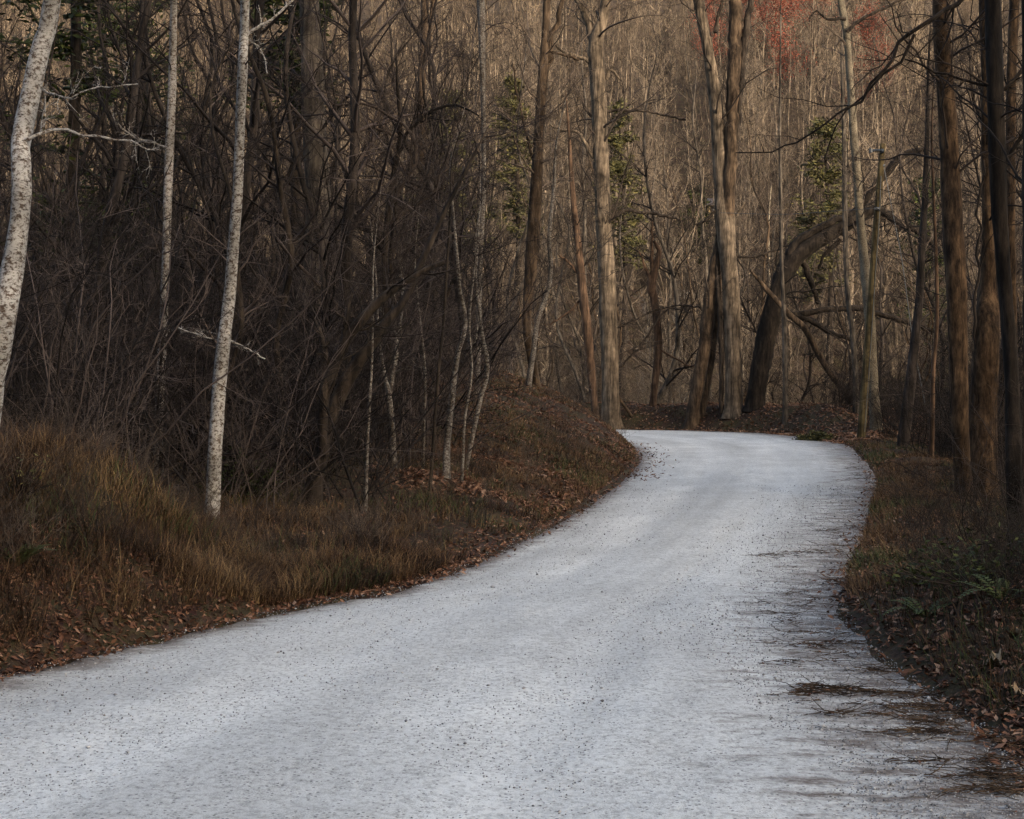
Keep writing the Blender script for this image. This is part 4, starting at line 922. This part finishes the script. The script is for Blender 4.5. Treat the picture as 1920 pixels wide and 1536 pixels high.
# twigs and litter washed across the right shoulder in rows
def build_debris():
    r = np.random.default_rng(21); bag = Bag(); lv = Bag()
    rows = [(1500, 1750, 1290, 1308, 150), (1640, 1790, 1340, 1365, 60), (1860, 1930, 1392, 1408, 80), (1840, 1930, 1452, 1466, 80), (1610, 1700, 990, 1000, 60)]
    for q in range(52):
        yy = 870 + 620 * r.random() ** .8; xr = float(np.interp(yy, [870, 950, 1080, 1160, 1240, 1300, 1400, 1500], [1632, 1622, 1592, 1602, 1680, 1750, 1920, 1990]))
        x1 = xr - (xr * .0 + 200 * (yy - 730) / 500) * r.random() ** 1.6 + 20; rows.append((x1 - r.uniform(20, 150) * (yy - 730) / 450, x1, yy, yy + r.uniform(-4, 8), int(r.uniform(8, 34))))
    for x0, x1, y0, y1, n in rows:
        a = r.random(n); px = x0 + (x1 - x0) * a + r.normal(size=n) * 8; py = y0 + (y1 - y0) * a + r.normal(size=n) * 2.5 + np.where(r.random(n) < .15, r.normal(size=n) * 14, 0)
        d = F * CAMZ / (py - HOR); x = (px - 960) / F * d; s = np.c_[x, d, np.full(n, .014) + .008 * r.random(n)]
        an = r.normal(size=n) * .5 + np.where(r.random(n) < .5, 0, math.pi); dr = np.c_[np.cos(an), np.sin(an), r.normal(size=n) * .12]
        Pp, Rr = grow(s, dr, r.uniform(.04, .22, n), r.uniform(.0015, .004, n), 4, r, .18, 0, .5); bag.tubes(Pp, Rr, 3)
        k = r.random(n) < .45; V, T, tt = leaves(s[k][:, :2], s[k][:, 2] - .005, r.uniform(.010, .026, k.sum()), r, .008, .2); lv.add(V, T=T, tint=tt * .7)
    stuff(new_obj('twig_litter', bag.mesh('twig_litter'), M['bark_brown']), 'dark twigs strewn in rows across the right shoulder', 'twigs')
    stuff(new_obj('leaf_litter', lv.mesh('leaf_litter', False), M['leaf_dry']), 'crushed leaf litter in rows across the right shoulder', 'leaves')
build_debris()

# ferns, single big leaves, low green clump, red shrub
def fern(px, py, d, s, label, seed):
    r = np.random.default_rng(seed); p = W(px, py, d); p[2] = hz(p[0], p[1]); root = empty('fern', p); tag(root, label, 'fern')
    for k in range(7):
        an = k * .9 + r.uniform(-.3, .3); st = np.zeros((1, 3)); P_, R_ = grow(st, np.array([[math.cos(an) * .7, math.sin(an) * .7, .8]]), np.array([s * r.uniform(.8, 1.15)]), np.array([.0025]), 14, r, .04, -.09, .3)
        bag = Bag(); bag.tubes(P_, R_, 3); q = P_[0]; t = unit(np.gradient(q, axis=0)); sd_ = unit(np.cross(t, [0, 0, 1.0]))
        for sg in (-1, 1):
            for i in range(2, 14):
                ln = s * .16 * math.sin(.35 + 2.7 * i / 14); c = q[i]; dv = sd_[i] * sg + t[i] * .35; dv = dv / np.linalg.norm(dv)
                bag.add(np.array([c, c + dv * ln * .4 + t[i] * .018 * s * 2, c + dv * ln, c + dv * ln * .4 - t[i] * .018 * s * 2]), Q=[(0, 1, 2, 3)], tint=np.full(4, r.uniform(.5, 1)))
        new_obj('frond', bag.mesh('frond', False), M['leaf_green'], root)
fern(1735, 1165, 9.6, .34, 'green fern at the foot of the dark right bank', 1)
fern(1880, 1150, 9.0, .36, 'green fern close to the right edge on the dark bank', 2)
fern(30, 880, 9.6, .40, 'green fern on the near bank below the curved birch', 3)
def big_leaf(px, py, d, s, label, seed, m='leaf_pale'):
    r = np.random.default_rng(seed); p = W(px, py, d); p[2] = max(hz(p[0], p[1]), 0.01) + .02
    an = np.linspace(0, 2 * math.pi, 22, endpoint=False); rr = 1 + .32 * np.cos(5 * an + .4) + .08 * r.normal(size=22)
    rim = np.c_[np.cos(an) * rr * s * .62, np.sin(an) * rr * s * .42, .30 * s * np.cos(2 * an + 1) + .12 * s * r.normal(size=22) + .1 * s]
    inn = rim * [.5, .5, .35] + [0, 0, .02 * s]; V = np.vstack([rim, inn, [[0, 0, 0]]]); k = np.arange(22); k2 = (k + 1) % 22
    root = empty('dry_leaf', p); root.rotation_euler = (r.uniform(-.2, .5), r.uniform(-.3, .3), r.uniform(0, 6)); tag(root, label, 'leaf')
    new_obj('blade', mesh_from('blade', V, np.c_[k, k2, 22 + k2, 22 + k], np.c_[22 + k, 22 + k2, np.full(22, 44)], True, r.random(45)), M[m], root)
    st = np.array([[[s * .5, 0, .02], [s * .8, .02, .03], [s * 1.1, .05, .05]]]); b = Bag(); b.tubes(st, np.array([[.0025, .002, .0015]]), 4); new_obj('stalk', b.mesh('stalk'), M['twig_dark'], root)
big_leaf(1866, 1292, 8.15, .13, 'large pale curled dry leaf at the right road edge', 1)
big_leaf(1915, 1345, 7.6, .10, 'greyish curled leaf below the large pale leaf', 2)
big_leaf(1780, 1240, 8.9, .08, 'small tan curled leaf left of the large pale leaf', 4, 'leaf_dry')
big_leaf(1905, 1235, 8.4, .10, 'upright tan leaf above the large pale leaf', 6)
def clump(px, py, d, wx, wy, h, label, seed, m, name, cat, n=2600, leaf=.06, bushy=.5, twigm='twig_dark'):
    r = np.random.default_rng(seed); p = W(px, py, d); p[2] = hz(p[0], p[1]); root = empty(name, p); tag(root, label, cat)
    nb = 60; an = r.uniform(0, 6.28, nb); q = np.sqrt(r.random(nb)); e = np.c_[np.cos(an) * q * wx, np.sin(an) * q * wy, h * (1 - q ** 2 * .8) * r.uniform(.6, 1.15, nb)]
    st = e * [.3, .3, 0]; d_ = e - st; P_, R_ = grow(st, d_, np.linalg.norm(d_, axis=1), np.full(nb, .006), 6, r, .12, 0, .3)
    b = Bag(); b.tubes(P_, R_, 3); new_obj('stem', b.mesh('stem'), M[twigm], root)['kind'] = 'stuff'
    k = r.integers(0, nb, n); f = r.uniform(.3, 1, n) * 5; i = np.minimum(f.astype(int), 4); g = (f - i)[:, None]
    C = P_[k, i] * (1 - g) + P_[k, i + 1] * g + r.normal(size=(n, 3)) * [wx * .1, wy * .1, h * .08]
    b = Bag(); leaf_cloud(b, C, leaf, r, .7, .4); new_obj('foliage', b.mesh('foliage', False), M[m], root)
clump(1535, 812, 49, .95, .8, .42, 'low bright green evergreen clump beside the pole foot', 1, 'leaf_olive', 'low_shrub', 'shrub', leaf=.07)
clump(172, 780, 13.6, .32, .3, 1.0, 'dark red-leaved shrub behind the near left bank', 2, 'leaf_red', 'leafy_shrub', 'shrub', n=110, leaf=.035)
clump(30, 800, 10.6, .35, .3, .35, 'small yellowish green plant on top of the near left bank', 3, 'leaf_olive', 'leafy_plant', 'plant', n=160, leaf=.02)
clump(450, 900, 17, .6, .5, .8, 'dark green leafy shrub right behind the white birch foot', 4, 'leaf_green', 'leafy_shrub', 'shrub', n=500, leaf=.03)
clump(1850, 1130, 9.8, .75, .7, .45, 'dark leafy weeds heaped on the right bank', 5, 'leaf_green', 'leafy_plant', 'plant', n=900, leaf=.022)
clump(1780, 1110, 10.6, .6, .6, .35, 'dark leafy weeds behind the fern on the right bank', 6, 'leaf_green', 'leafy_plant', 'plant', n=600, leaf=.022)
